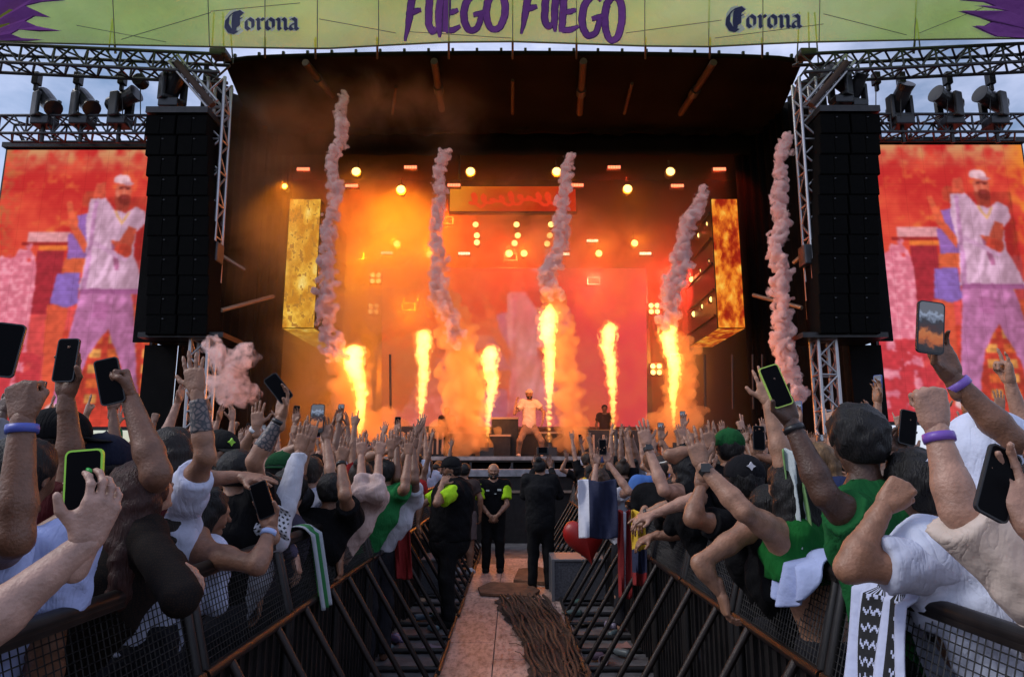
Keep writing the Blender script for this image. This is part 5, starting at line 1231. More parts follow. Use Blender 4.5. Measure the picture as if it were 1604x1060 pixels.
plume([(1103, 296), (1092, 325), (1076, 350), (1072, 390), (1062, 430), (1050, 460), (1050, 500)], 16.7, 'pink smoke column rising above the rightmost flame', .13, .26, PINK, 4)
plume([(1234, 216), (1222, 250), (1224, 285), (1218, 320), (1226, 350), (1214, 385), (1224, 430), (1222, 470), (1226, 510), (1224, 545), (1236, 580), (1246, 620)], 15.9, 'free standing pale pink smoke column near the right tower', .14, .24, PINK, 5)
plume([(690, 470), (712, 500), (722, 540), (722, 590), (728, 640), (732, 690)], 17.0, 'orange lit smoke billow between the second and third flames', .26, .42, ORSM, 6, 'smoke_billow')
plume([(866, 460), (880, 520), (884, 580), (892, 640), (892, 690)], 17.3, 'orange lit smoke billow behind the tallest flame', .22, .32, ORSM, 7, 'smoke_billow')
plume([(540, 560), (545, 600), (552, 650), (590, 680), (602, 690)], 17.4, 'orange lit smoke billow at the foot of the leftmost flame', .30, .42, ORSM, 8, 'smoke_billow')
plume([(1066, 540), (1068, 580), (1062, 620), (1070, 650), (1052, 670)], 17.4, 'orange lit smoke billow behind the rightmost flame', .22, .36, ORSM, 9, 'smoke_billow')
plume([(330, 538), (340, 556), (352, 570), (366, 566), (384, 556), (366, 578), (350, 590), (372, 606), (384, 612), (355, 618), (338, 600)], 13.2, 'pale pink smoke cloud drifting in front of the left tower', .13, .17, wisp_mat('thin_pink_smoke', (.999, .84, .81), 9, 4.5, .40, .66), 10, 'smoke_cloud')


def smoke_mat(name, color, density, scale, lo=.38, hi=.68):
    """soft smoke: noise density that thins out towards the rim of each puff"""
    m = bpy.data.materials.new(name); m.use_nodes = True; t = m.node_tree; t.nodes.clear(); MATS[name] = m
    o = t.nodes.new('ShaderNodeOutputMaterial'); v = t.nodes.new('ShaderNodeVolumePrincipled'); v.inputs['Color'].default_value = (*color, 1); v.inputs['Anisotropy'].default_value = .2
    tc = t.nodes.new('ShaderNodeTexCoord'); ln = t.nodes.new('ShaderNodeVectorMath'); ln.operation = 'LENGTH'; t.links.new(tc.outputs['Object'], ln.inputs[0])
    fo = t.nodes.new('ShaderNodeMapRange'); fo.interpolation_type = 'SMOOTHSTEP'; fo.inputs['From Min'].default_value = 1; fo.inputs['From Max'].default_value = .15; t.links.new(ln.outputs['Value'], fo.inputs['Value'])
    ge = t.nodes.new('ShaderNodeNewGeometry'); n = t.nodes.new('ShaderNodeTexNoise'); n.inputs['Scale'].default_value = scale; n.inputs['Detail'].default_value = 4; n.inputs['Roughness'].default_value = .6; n.inputs['Distortion'].default_value = .6
    t.links.new(ge.outputs['Position'], n.inputs['Vector'])
    mr = t.nodes.new('ShaderNodeMapRange'); mr.inputs['From Min'].default_value = lo; mr.inputs['From Max'].default_value = hi; t.links.new(n.outputs['Fac'], mr.inputs['Value'])
    m1 = t.nodes.new('ShaderNodeMath'); m1.operation = 'MULTIPLY'; t.links.new(fo.outputs[0], m1.inputs[0]); t.links.new(mr.outputs[0], m1.inputs[1])
    m2 = t.nodes.new('ShaderNodeMath'); m2.operation = 'MULTIPLY'; m2.inputs[1].default_value = density; t.links.new(m1.outputs[0], m2.inputs[0]); t.links.new(m2.outputs[0], v.inputs['Density']); t.links.new(v.outputs[0], o.inputs['Volume']); return m
def ball_mesh(mt):
    m = MB(); n = 16; m.tube2(V((0, 0, -1)), V((0, 0, 1)), [((1-math.cos(math.pi*i/10))/2, math.sin(math.pi*i/10)) for i in range(11)], n); me = raw_mesh('puff', m.v, m.f, True); me.materials.append(mt); return me
def cloud(pts, label, mt):
    b = V(pts[0][0]); t = empty('smoke_cloud', b, label, 'smoke'); me = ball_mesh(mt)
    for p, r in pts:
        o = link('puff', me, None, t); o.location = V(p)-b; o.scale = (r*1.25, r*.8, r*1.1)
CLOUD_A = smoke_mat('amber_smoke', (1, .86, .62), 1.5, .8); CLOUD_R = smoke_mat('red_smoke', (1, .80, .66), .8, .7); CLOUD_B = smoke_mat('brown_haze', (1, .84, .72), .34, .7, .30, .75); CLOUD_G = smoke_mat('grey_haze', (1, .92, .90), .20, .8)
cloud([(P(545, 620, 20.8), 1.9), (P(535, 520, 21), 2.2), (P(560, 430, 21.5), 2.6), (P(610, 380, 22), 2.4), (P(650, 450, 22), 2.0), (P(570, 330, 21.8), 2.0), (P(640, 580, 21.5), 1.9)], 'amber lit smoke cloud filling the left side of the stage', CLOUD_A)
cloud([(P(720, 400, 22), 2.2), (P(800, 345, 22.2), 2.0), (P(870, 390, 22.2), 2.0), (P(980, 430, 22), 2.2), (P(760, 570, 21.4), 2.0), (P(890, 600, 21.4), 2.0)], 'thin red lit smoke cloud hanging over the video wall', CLOUD_R)
cloud([(P(410, 300, 18.6), 2.2), (P(435, 200, 18.8), 2.0), (P(420, 400, 18.8), 2.0), (P(480, 170, 18.9), 1.8)], 'thin amber smoke drifting in front of the left black drape', CLOUD_B)
cloud([(P(560, 140, 17.6), 1.9), (P(630, 130, 17.8), 1.9), (P(690, 180, 18), 1.6), (P(460, 150, 17.5), 1.6)], 'thin grey smoke drifting under the left half of the roof', CLOUD_G)
lamp(446, 292, 19.2, 'round', 'added amber lamp lighting the smoke before the left drape', 300, AMB, .07)  # extra lamp added to light the smoke before the left drape
# ------------------------------------------------------------------ crowd barriers along the aisle
BX, MIDZ, TOPZ, TOPX = 1.15, .92, 1.28, .09
RUSTY = mat('worn_barrier_steel', (.020, .013, .011), .34, .45, var=.5, vscale=11, bump=.2, bscale=50)
def wire_mesh_mesh():
    m = MB(); L_ = .96; n = 34; k = 13; w_ = .0022
    pt = lambda y, t: V((TOPX*t, y, MIDZ+.02+(TOPZ-.05-MIDZ)*t))
    for i in range(n+1):
        y = -L_/2+L_*i/n; m.bar(pt(y, 0), pt(y, 1), w_, 3, cap=False)
    for j in range(k+1): m.bar(pt(-L_/2, j/k), pt(L_/2, j/k), w_, 3, cap=False)
    return m
_wm = wire_mesh_mesh(); WMESH = raw_mesh('wire_mesh', _wm.v, _wm.f); WMESH.materials.append(BMETAL)
def barrier_template():
    t = empty('crowd_barrier', (BX, 0, 0), 'x', 'crowd barrier', 'crowd barriers along the aisle')
    B = lambda *a: V((BX, 0, 0))+V(a)
    m = MB(); m.tube([B(TOPX, -.495, TOPZ), B(TOPX, .495, TOPZ)], .027, 10); m.box(B(TOPX+.015, 0, TOPZ-.02), (.075, .985, .025)); m.build('top_rail', mat('rail_paint', (.014, .011, .010), .42, .3, var=.5, vscale=12), t, bevel=.006)
    bar_obj('middle_rail', B(-.01, -.49, MIDZ), B(-.01, .49, MIDZ), .022, RUSTY, t)
    for y in (-.47, .47):
        bar_obj('post', B(0, y, .03), B(0, y, MIDZ), .024, BMETAL, t); bar_obj('post', B(0, y, MIDZ), B(TOPX, y, TOPZ-.02), .022, BMETAL, t)
    for y in (-.27, .27):
        bar_obj('brace', B(-.015, y, MIDZ-.01), B(-.55, y, .04), .021, RUSTY, t); bar_obj('base_bar', B(-.57, y, .03), B(.35, y, .03), .024, BMETAL, t)
    bar_obj('foot_rail', B(-.56, -.46, .055), B(-.56, .46, .055), .02, BMETAL, t)
    m = MB(); m.box(B(.03, 0, .47), (.012, .93, .86)); 
    for i in range(9): m.box(B(.018, -.4+.1*i, .47), (.02, .016, .84))
    m.build('lower_panel', BMETAL, t)
    m = MB(); m.box(B(.75, 0, .018), (1.2, .97, .03)); m.build('tread_plate', BMETAL, t)
    o = link('wire_mesh', WMESH, None, t); o['kind'] = 'stuff'
    return t
bt = barrier_template(); first = True
WHERE_L = ['under the pale forearm with the lime phone', 'under the white ringer tee', 'under the fishnet sleeve', 'under the white tank top arm', 'under the hanging green cloth', 'under the hanging bare arm', 'under the pale blouse', 'beside the red and white flag', 'just behind the neon sleeved guard', 'beyond the neon sleeved guard', 'third from the stage end on the left', 'second from the stage end on the left', 'last one before the stage on the left']
WHERE_R = ['under the cream sleeve at the right edge', 'draped with the striped towel', 'draped with the pale blue towel', 'under the bent elbow', 'under the crossed bare arms', 'in front of the white visor woman', 'under the yellow flag', 'under the red flag', 'beside the heart balloon', 'beyond the heart balloon', 'third from the stage end on the right', 'second from the stage end on the right', 'last one before the stage on the right']
for side, names in ((1, WHERE_R), (-1, WHERE_L)):
    for i, w_ in enumerate(names):
        o = bt if first else copy_tree(bt); first = False
        o.location = (side*(BX+rng.uniform(-.012, .012)), 1.15+1.0*i, 0); o.rotation_euler.z = 0 if side > 0 else math.pi
        o['label'] = 'black steel crowd barrier section '+w_
# ------------------------------------------------------------------ people in the front rows, each placed by itself
LIGHT, TAN, BROWN, DARK = (.38, .200, .135), (.27, .130, .076), (.17, .076, .043), (.075, .034, .020)
INK, WHITE, BLUEW = (.006, .006, .007), (.62, .62, .70), (.40, .46, .72)
HB = (.007, .006, .006)
def arm(wr, tip, el=None, pose='open', n=None, sh=None, **k):
    """wrist, finger tip and elbow as (photo x, photo y, depth)"""
    a = {'wr': P(*wr), 'pose': pose, **k}; a['d'] = P(*tip)-P(*wr)
    if el: a['el'] = P(*el)
    if sh: a['sh'] = P(*sh)
    if n: a['n'] = V(n)
    return a
TOC = (0, -1, .15); AWAY = (0, 1, .1)
HEROES = []; SPOTS = []
def hero(label, head, **k):
    k['label'] = label; k['head'] = P(*head); k.setdefault('q', .0145); k.setdefault('cq', .0125)
    k.setdefault('skin', TAN); k.setdefault('hair', HB); k.setdefault('group', None)
    r, J = person(k); HEROES.append(r); SPOTS.append((k['head'].x-V(k.get('lean', (0, 0))).x, k['head'].y)); return r, J
def held(J, nm, label, off=(0, 0, 0), up=None, facing=(0, -1, .1), **k):
    Sp, E, W, A = J[nm]; d = nrm(A['d']); n = V(A['n']); n = (n-d*n.dot(d)).normalized(); s_ = 1 if nm == 'R' else -1; t = d.cross(n)*s_
    c = W+d*(.105+off[0])+n*(.030+off[1])+t*(.008+off[2]); return phone(c, up or d, facing, label, **k)
GR = (0, 0)
# --- left side, near to far
phone(P(8, 548, 1.74), P(20, 500, 1.74)-P(0, 590, 1.74), (.3, -1, .1), 'dark phone at the left edge above the blue wristband', scale=.95)
r, J = hero('pale forearm and lime cased phone reaching in from the left edge', (-150, 705, 1.45), skin=(.40, .235, .18), lean=(.3, 0), hairstyle='long', hair=(.05, .02, .012),
     arms={'R': arm((134, 852, 1.41), (166, 776, 1.42), (-62, 1012, 1.30), 'claw', n=(-.75, .5, .35))}, top={'kind': 'tank', 'color': INK}, beef=1.12)
phone(P(131, 762, 1.45), P(134, 700, 1.44)-P(131, 820, 1.44), (.12, -1, .05), 'black phone in a lime green case held low at the left edge', case=(.35, .75, .06), scale=1.02)
Sp_, E_, W_, A_ = J['R']; d_ = nrm(A_['d']); n_ = V(A_['n']); n_ = (n_-d_*n_.dot(d_)).normalized(); t_ = d_.cross(n_); p_ = W_+d_*.0818+t_*.030; a_ = 0
for c_, f_ in zip((.25, .7, .4), (.46, .31, .23)): a_ += c_; dd_ = d_*math.cos(a_)+n_*math.sin(a_); p_ = p_+dd_*.074*f_
q = p_+(d_*math.sin(a_)-n_*math.cos(a_))*.006; m = MB(); m.tube2(q-dd_*.008, q+dd_*.009, [(0, .003), (.4, .0055), (1, .0035)], 8); nl = m.build('nail', PAINT, r, color=(.01, .30, .03), smooth=True)
r, J = hero('person in pale blue ringer tee at left edge, fist with blue wristband up', (30, 752, 2.02), skin=BROWN, lean=(.12, 0), hair=HB, top={'kind': 'tee', 'color': (.40, .46, .74), 'collar': (.01, .01, .012), 'wrinkle': .008},
     arms={'L': arm((36, 655, 1.74), (30, 560, 1.74), (22, 845, 1.72), 'fist', n=AWAY, band=(.07, .10, .42), sh=(-25, 880, 1.9))}, beef=1.1)
r, J = hero('bearded man in black cap and maroon jersey facing right, phone held up', (90, 704, 2.45), skin=BROWN, lean=(.24, 0), face=.3, turn=.95, beard=HB, hq=.006, hairstyle='short', top={'kind': 'tee', 'color': (.055, .007, .009)}, cap={'color': (.007, .007, .008)},
     arms={'L': arm((60, 800, 2.5), (60, 770, 2.5), None, 'relax'), 'R': arm((104, 618, 2.3), (112, 540, 2.3), (112, 735, 2.35), 'phone', n=TOC)})
held(J, 'R', 'black phone held up above the bearded man in black cap', off=(.01, 0, 0))
r, J = hero('person in black and maroon jersey gripping a phone sideways with a raised bent arm', (160, 742, 2.55), skin=BROWN, lean=(.1, 0), top={'kind': 'tee', 'color': (.055, .010, .012), 'sleeve': .5}, cap={'color': (.012, .014, .028), 'brim': (.02, .03, .10)},
     arms={'R': arm((203, 622, 2.32), (188, 570, 2.32), (246, 742, 2.28), 'fist', n=(-.6, -.6, .1), sh=(205, 815, 2.45)), 'L': arm((120, 800, 2.3), (110, 750, 2.3), None, 'relax')}, beef=1.18)
phone(P(172, 597, 2.28), P(166, 565, 2.28)-P(178, 630, 2.28), (.2, -1, .05), 'big black phone gripped sideways by the bent arm on the left', scale=1.05)
m = MB()
for k_ in (0, 1):
    a, b = P(196+k_*8, 735, 2.30), P(203+k_*8, 812, 2.36); m.tube([a, a.lerp(b, .5)+V((.01, -.012, 0)), b], .008, 6)
sx = m.build('stripe', CLOTH, r, color=(.55, .58, .72))
r, J = hero('person in white tee raising a tattooed left arm with an open hand', (268, 716, 2.95), lean=(.1, 0), top={'kind': 'tee', 'color': (.55, .58, .74), 'sleeve': .55}, hair=(.014, .010, .008), hairstyle='long',
     arms={'R': arm((308, 612, 2.72), (299, 545, 2.72), (322, 715, 2.72), 'open', n=AWAY, tattoo=(.35, .86), sh=(292, 775, 2.85)), 'L': arm((236, 800, 2.6), (230, 760, 2.6), None, 'relax')})
r, J = hero('woman in black fishnet long sleeves leaning her elbow on the left barrier', (222, 778, 2.36), lean=(.3, 0), face=.5, hair=(.035, .010, .007), hairstyle='long', skin=LIGHT, bust=True, size=.95,
     arms={'R': arm((268, 880, 2.22), (300, 892, 2.2), (284, 935, 2.10), 'relax', n=(0, -.5, -1), sh=(224, 838, 2.3))}, top={'kind': 'long', 'color': (.028, .018, .016), 'cuff': .97, 'mat': FISHNET, 'loose': .92, 'wrinkle': .004})
r, J = hero('dark haired woman in white tank top, one arm stretched level, phone in the other hand', (322, 806, 3.1), lean=(.2, 0), face=.9, tilt=.25, hair=HB, hairstyle='long', size=.96, skin=(.27, .13, .08), bust=True, top={'kind': 'tank', 'color': (.56, .60, .78)},
     arms={'L': arm((378, 746, 2.95), (432, 752, 2.95), (300, 752, 2.92), 'open', n=(0, .3, -1), sh=(296, 800, 3.1)), 'R': arm((424, 826, 2.88), (414, 790, 2.9), (404, 886, 2.78), 'phone', n=TOC, band=(.35, .45, .75), sh=(312, 862, 2.95))})
held(J, 'R', 'black phone held low over the left barrier beside the white tank top', off=(.01, 0, 0))
r, J = hero('man in black cap with lime badge looking back across the left crowd', (344, 716, 3.7), skin=TAN, face=2.5, turn=-.3, beard=HB, hq=.006, cap={'color': (.012, .012, .012), 'logo': (.30, .62, .05)}, top={'kind': 'tee', 'color': INK})
r, J = hero('person in black holding a dark phone high on a tattooed forearm', (372, 742, 3.6), lean=(.1, 0), skin=(.30, .15, .09), top={'kind': 'tee', 'color': INK},
     arms={'R': arm((441, 653, 3.38), (446, 606, 3.38), (398, 722, 3.36), 'phone', n=(-.5, -.8, .1), tattoo=(.28, .9), band=(.01, .01, .01))})
phone(P(436, 608, 3.36), P(428, 598, 3.36)-P(444, 618, 3.36), (.3, -1, .1), 'tilted dark phone above the tattooed forearm')
r, J = hero('person in black and white chequered scarf with a raised arm', (412, 790, 3.75), lean=(.2, 0), face=.6, skin=TAN, hair=HB, hairstyle='curly', top={'kind': 'long', 'color': (.5, .5, .56), 'mat': None or CLOTH},
     arms={'R': arm((470, 706, 3.8), (482, 660, 3.8), (452, 770, 3.75), 'open', n=AWAY)})
r, J = hero('person in dark green bandana throwing a horns sign', (440, 742, 4.6), lean=(.1, 0), skin=TAN, hair=HB, cap={'color': (.012, .06, .022), 'back': True}, top={'kind': 'tee', 'color': (.03, .03, .035)},
     arms={'R': arm((486, 690, 4.3), (492, 640, 4.3), (462, 760, 4.3), 'horns', n=AWAY), 'L': arm((402, 668, 4.4), (404, 622, 4.4), None, 'open', n=AWAY, band=(.6, .6, .6))})
r, J = hero('person in white shirt photographing with both hands over the left crowd', (486, 742, 4.9), lean=(.1, 0), skin=(.32, .165, .105), top={'kind': 'tee', 'color': (.55, .58, .72)}, hair=(.02, .014, .01),
     arms={'L': arm((484, 690, 4.72), (490, 664, 4.72), None, 'phone', n=TOC), 'R': arm((512, 688, 4.72), (508, 662, 4.72), (520, 755, 4.6), 'phone', n=TOC)})
phone(P(497, 655, 4.7), V((0, .0, 1)), (0, -1, .1), 'large dark phone lit by orange flames held in two hands', screen='phone_picture', scale=1.3)
r, J = hero('person in black with a bent arm and black wristband, hand open beside the flame', (520, 770, 4.6), lean=(.3, 0), skin=TAN, top={'kind': 'tee', 'color': INK},
     arms={'R': arm((534, 722, 4.45), (548, 672, 4.45), (540, 775, 4.3), 'open', n=AWAY, band=(.008, .008, .008))})
r, J = hero('person in black letting a bare arm hang over the left barrier', (520, 752, 5.3), lean=(.35, 0), skin=TAN, top={'kind': 'tank', 'color': INK},
     arms={'R': arm((532, 878, 4.6), (534, 908, 4.6), (536, 820, 4.65), 'relax', n=(-1, 0, 0), sh=(528, 770, 5.0))})
r, J = hero('woman in pale pink blouse with both arms raised', (566, 748, 5.2), lean=(.25, 0), skin=LIGHT, hair=(.02, .012, .008), hairstyle='bun', bust=True, size=.96, top={'kind': 'long', 'color': (.55, .40, .36), 'cuff': .45, 'wrinkle': .010, 'loose': 1.15},
     arms={'L': arm((566, 712, 5.0), (566, 682, 5.0), (566, 770, 4.9), 'open', n=AWAY), 'R': arm((594, 712, 5.0), (600, 680, 5.0), (590, 772, 4.9), 'open', n=AWAY)})
r, J = hero('person in green shirt with a white armband raising both arms', (602, 742, 5.9), lean=(.2, 0), skin=TAN, top={'kind': 'tee', 'color': (.02, .17, .05)},
     arms={'L': arm((612, 705, 5.8), (612, 672, 5.8), None, 'open', n=AWAY), 'R': arm((640, 712, 5.7), (642, 676, 5.7), (634, 765, 5.6), 'open', n=AWAY)})
r, J = hero('dark skinned person clapping overhead by the left barrier', (625, 752, 6.2), lean=(.2, 0), skin=BROWN, top={'kind': 'tee', 'color': (.5, .5, .56)},
     arms={'L': arm((622, 700, 6.0), (620, 664, 6.0), (622, 748, 5.9), 'two', n=AWAY), 'R': arm((648, 702, 6.0), (650, 670, 6.0), (650, 752, 5.9), 'open', n=AWAY)})
# --- right side
r, J = hero('person in cream crinkled shirt raising a fist with a purple wristband', (1668, 790, 1.76), lean=(-.10, 0), skin=(.37, .20, .14), top={'kind': 'tee', 'color': (.56, .46, .40), 'sleeve': .94, 'loose': 1.05, 'wrinkle': .007},
     arms={'L': arm((1466, 668, 1.66), (1450, 585, 1.66), (1502, 800, 1.62), 'fist', n=AWAY, band=(.16, .07, .38), sh=(1612, 910, 1.62)), 'R': arm((1628, 835, 1.28), (1596, 768, 1.30), (1690, 960, 1.2), 'phone', n=(-.3, -.8, .1))}, beef=1.05)
phone(P(1563, 756, 1.30), P(1578, 715, 1.30)-P(1545, 800, 1.30), (.15, -1, .1), 'dark phone held low at the right edge over the cream shirt', scale=.92)
r, J = hero('person in a big white cap seen from behind at the right edge', (1548, 738, 2.08), lean=(-.08, 0), stoop=-.25, size=1.2, skin=TAN, hair=None, arms={'L': {'wr': V((1.48, 2.5, 1.2)), 'pose': 'relax', 'pole': V((.3, 0, -1))}, 'R': {'wr': V((1.7, 2.5, 1.2)), 'pose': 'relax'}}, top={'kind': 'tee', 'color': (.58, .62, .76)}, cap={'color': (.60, .64, .80), 'deep': .09})
r, J = hero('outstretched arm holding a glowing phone high over the right crowd', (1672, 745, 2.15), lean=(-.1, 0), skin=BROWN, top={'kind': 'tee', 'color': INK},
     arms={'L': arm((1491, 590, 1.98), (1466, 536, 1.98), (1585, 690, 1.95), 'phone', n=(.1, -1, .1), band=(.22, .12, .50), sh=(1640, 800, 2.1))})
phone(P(1457, 513, 1.90), P(1460, 470, 1.97)-P(1455, 560, 1.97), (-.05, -1, .05), 'bright phone showing the stage held highest on the right', screen='phone_picture', scale=1.02)
r, J = hero('person in white tee leaning over the right barrier with a bent arm and fist', (1440, 775, 2.45), lean=(-.10, .1), face=-.2, skin=(.29, .14, .082), hair=HB, hairstyle='curly', top={'kind': 'tee', 'color': (.50, .53, .66), 'sleeve': .58, 'loose': 1.0, 'wrinkle': .009},
     arms={'L': arm((1386, 792, 2.06), (1424, 748, 2.04), (1330, 890, 2.06), 'fist', n=(.6, .6, .2), sh=(1448, 880, 2.08))}, beef=1.08)
r, J = hero('man with thick black hair in green tee holding up a lime cased phone', (1345, 700, 2.55), lean=(-.1, 0), skin=DARK, hair=HB, hairstyle='curly', top={'kind': 'tee', 'color': (.012, .10, .028), 'sleeve': .5},
     arms={'L': arm((1238, 660, 2.42), (1212, 592, 2.42), (1292, 775, 2.36), 'phone', n=TOC, band=(.01, .01, .012), sh=(1346, 822, 2.42)), 'R': arm((1440, 820, 2.4), (1430, 790, 2.4), None, 'relax')}, beef=1.15)
held(J, 'L', 'phone with a thin lime edge held up right of the pink smoke column', off=(.03, 0, .01), case=(.42, .62, .10))
r, J = hero('woman in green halter top stretching one arm straight up and one with a watch', (1238, 762, 3.0), lean=(-.15, 0), face=-.35, hair=HB, hairstyle='long', skin=(.34, .175, .11), size=.97, bust=True, top={'kind': 'crop', 'color': (.010, .11, .022)},
     arms={'L': arm((1098, 728, 2.92), (1086, 682, 2.92), (1165, 800, 2.82), 'open', n=AWAY, watch=True, sh=(1222, 838, 2.92)), 'R': arm((1204, 630, 3.0), (1194, 575, 3.0), (1228, 728, 2.98), 'open', n=AWAY)}, beef=1.12)
r, J = hero('person in black cap with white star badge seen from behind', (1166, 758, 3.5), lean=(-.2, 0), skin=TAN, hair=HB, cap={'color': (.009, .009, .011), 'logo': (.6, .6, .64), 'logoback': True}, top={'kind': 'tee', 'color': INK},
     arms={'L': arm((1098, 762, 3.25), (1108, 722, 3.25), (1084, 812, 3.2), 'open', n=AWAY, sh=(1150, 828, 3.3))})
r, J = hero('person in black resting a bent bare elbow on the right barrier', (1205, 800, 3.25), lean=(-.2, 0), skin=(.30, .15, .09), hair=HB, size=.95, top={'kind': 'tank', 'color': INK},
     arms={'L': arm((1130, 930, 3.0), (1136, 955, 3.0), (1096, 882, 3.0), 'relax', n=(1, 0, 0), sh=(1178, 826, 3.1))})
r, J = hero('woman in black with white visor band leaning over the right barrier', (1070, 732, 4.5), lean=(-.2, 0), face=-.8, hair=HB, hairstyle='long', hq=.007, skin=LIGHT, size=.97, cap={'color': (.011, .018, .018), 'brim': (.6, .6, .55)}, top={'kind': 'tank', 'color': INK},
     arms={'L': arm((1013, 696, 4.3), (1004, 655, 4.3), (1040, 768, 4.2), 'open', n=AWAY, watch=True), 'R': arm((1022, 806, 4.0), (1000, 812, 4.0), (1086, 782, 4.0), 'relax', n=(0, .3, -1))})
r, J = hero('person in green cap filming with one raised arm', (1142, 706, 4.5), lean=(-.1, 0), skin=TAN, hair=HB, cap={'color': (.010, .075, .022)}, top={'kind': 'tee', 'color': INK},
     arms={'R': arm((1184, 712, 4.3), (1184, 675, 4.3), None, 'phone', n=TOC), 'L': arm((1112, 700, 4.4), (1108, 672, 4.4), None, 'two', n=AWAY)})
held(J, 'R', 'black phone held up right of the green cap')
r, J = hero('person with dark phone held in a raised hand beside the black haired man', (1420, 742, 3.1), lean=(-.1, 0), skin=DARK, hair=HB, top={'kind': 'tee', 'color': (.5, .53, .66)},
     arms={'L': arm((1398, 710, 2.95), (1420, 670, 2.95), (1385, 760, 2.9), 'phone', n=TOC)})
held(J, 'L', 'black phone tilted beside the fist with the purple wristband', off=(.02, 0, 0), up=(.25, 0, 1))
r, J = hero('person in white and navy flag filming the stage by the right barrier', (938, 752, 7.2), lean=(-.3, 0), skin=LIGHT, hair=(.05, .025, .015), hairstyle='long', top={'kind': 'tee', 'color': (.55, .55, .6)},
     arms={'L': arm((934, 726, 6.9), (938, 700, 6.9), (928, 778, 6.8), 'phone', n=TOC), 'R': arm((952, 724, 6.9), (948, 702, 6.9), (985, 770, 6.8), 'phone', n=TOC)})
phone(P(944, 700, 6.88), V((0, 0, 1)), (0, -1, .1), 'dark phone held in both hands by the flag draped person')
r, J = hero('person with bracelets reaching both arms over the right barrier', (1060, 772, 5.2), lean=(-.3, 0), face=-.6, skin=TAN, hair=HB, top={'kind': 'tee', 'color': INK},
     arms={'L': arm((1006, 806, 4.9), (996, 830, 4.85), (1046, 792, 4.85), 'relax', n=(0, .3, -1), band=(.02, .02, .02)), 'R': arm((1020, 840, 4.8), (998, 850, 4.8), (1062, 836, 4.8), 'relax', n=(0, .3, -1))})

# ------------------------------------------------------------------ people in the aisle and on the stage
def feet(px, Y, spread=.13, face=0.):
    return None
r, J = person(dict(label='security guard in black with lime sleeves, hand to his face, facing left', head=P(706, 736, 7.45), face=-1.75, q=.016, cq=.013, hq=.006, skin=TAN, hair=HB, beard=HB, width=1.30, fl=1.0, cap={'color': (.010, .010, .011), 'back': False}, shoes=(.01, .01, .01),
     top={'kind': 'tee', 'color': INK, 'sleeve_color': (.35, .62, .02)}, bottom={'color': (.011, .011, .012)},
     arms={'L': {'wr': P(693, 758, 7.15), 'el': P(684, 788, 7.0), 'pose': 'relax', 'd': P(706, 735, 7.25)-P(693, 758, 7.15), 'n': V((.2, .9, .1))}, 'R': {'wr': P(655, 822, 7.5), 'el': P(658, 792, 7.55), 'pose': 'relax', 'd': V((0, 0, -1)), 'n': V((1, .3, 0))}}))
r, J = person(dict(label='bald security guard with beard and lime sleeves, hands clasped, facing the camera', head=P(773, 738, 10.8), face=math.pi, q=.016, cq=.013, hq=.0065, skin=TAN, hair=None, beard=HB, width=1.1, shoes=(.01, .01, .01),
     top={'kind': 'tee', 'color': INK, 'sleeve_color': (.35, .62, .02)}, bottom={'color': (.011, .011, .012)},
     arms={'L': {'wr': P(778, 808, 10.5), 'el': P(794, 790, 10.7), 'pose': 'relax', 'd': V((-.7, 0, -.6)), 'n': V((0, 1, -.2))}, 'R': {'wr': P(768, 808, 10.5), 'el': P(752, 790, 10.7), 'pose': 'relax', 'd': V((.7, 0, -.6)), 'n': V((0, 1, -.2))}}))
q = P(773, 770, 10.62)
for dx, dz, s_ in ((-.09, .02, .05), (.09, .03, .06), (.03, -.03, .03)): m = MB(); m.box(q+V((dx, 0, dz)), (s_, .012, s_*.5)); m.build('badge', PAINT, r, color=(.5, .55, .5))
r, J = person(dict(label='photographer all in black seen from behind holding a camera up to the stage', head=P(846, 732, 9.4), face=.05, q=.016, cq=.013, skin=TAN, hair=HB, hairstyle='bun', width=1.15, shoes=(.01, .01, .01), top={'kind': 'long', 'color': (.012, .012, .013), 'loose': 1.1}, bottom={'color': (.011, .011, .012)}, turn=.2,
     arms={'L': {'wr': P(838, 730, 9.72), 'el': P(822, 775, 9.5), 'pose': 'phone', 'd': V((.2, 0, 1)), 'n': V((0, -1, 0))}, 'R': {'wr': P(862, 730, 9.72), 'el': P(876, 775, 9.5), 'pose': 'phone', 'd': V((-.2, 0, 1)), 'n': V((0, -1, 0))}}))
c = P(850, 706, 9.70); cmo = empty('photo_camera', c, 'black camera with monitor held above the photographer\'s head', 'camera')
m = MB(); m.box(c, (.17, .10, .11)); m.build('body', PLASTIC, cmo, bevel=.012); m = MB(); m.tube2(c+V((0, .04, 0)), c+V((0, .2, 0)), [(0, .045), (.7, .05), (1, .055)], 14); m.build('lens', PLASTIC, cmo); m = MB(); m.box(c+V((.0, -.06, .01)), (.12, .012, .08)); m.build('monitor', GLASS, cmo)
r, J = person(dict(label='person in grey brown shorts and white shoes half hidden behind the left guard', head=P(728, 738, 10.6), face=.3, q=.016, cq=.014, skin=TAN, hair=HB, stance=.10, shoes=(.6, .62, .66), top={'kind': 'tee', 'color': (.05, .035, .033)}, bottom={'color': (.16, .12, .115), 'shorts': True}))
an1, an2 = P(812, 706, 17.55), P(850, 706, 17.45)
for a_ in (an1, an2): a_.z = DECK+.085
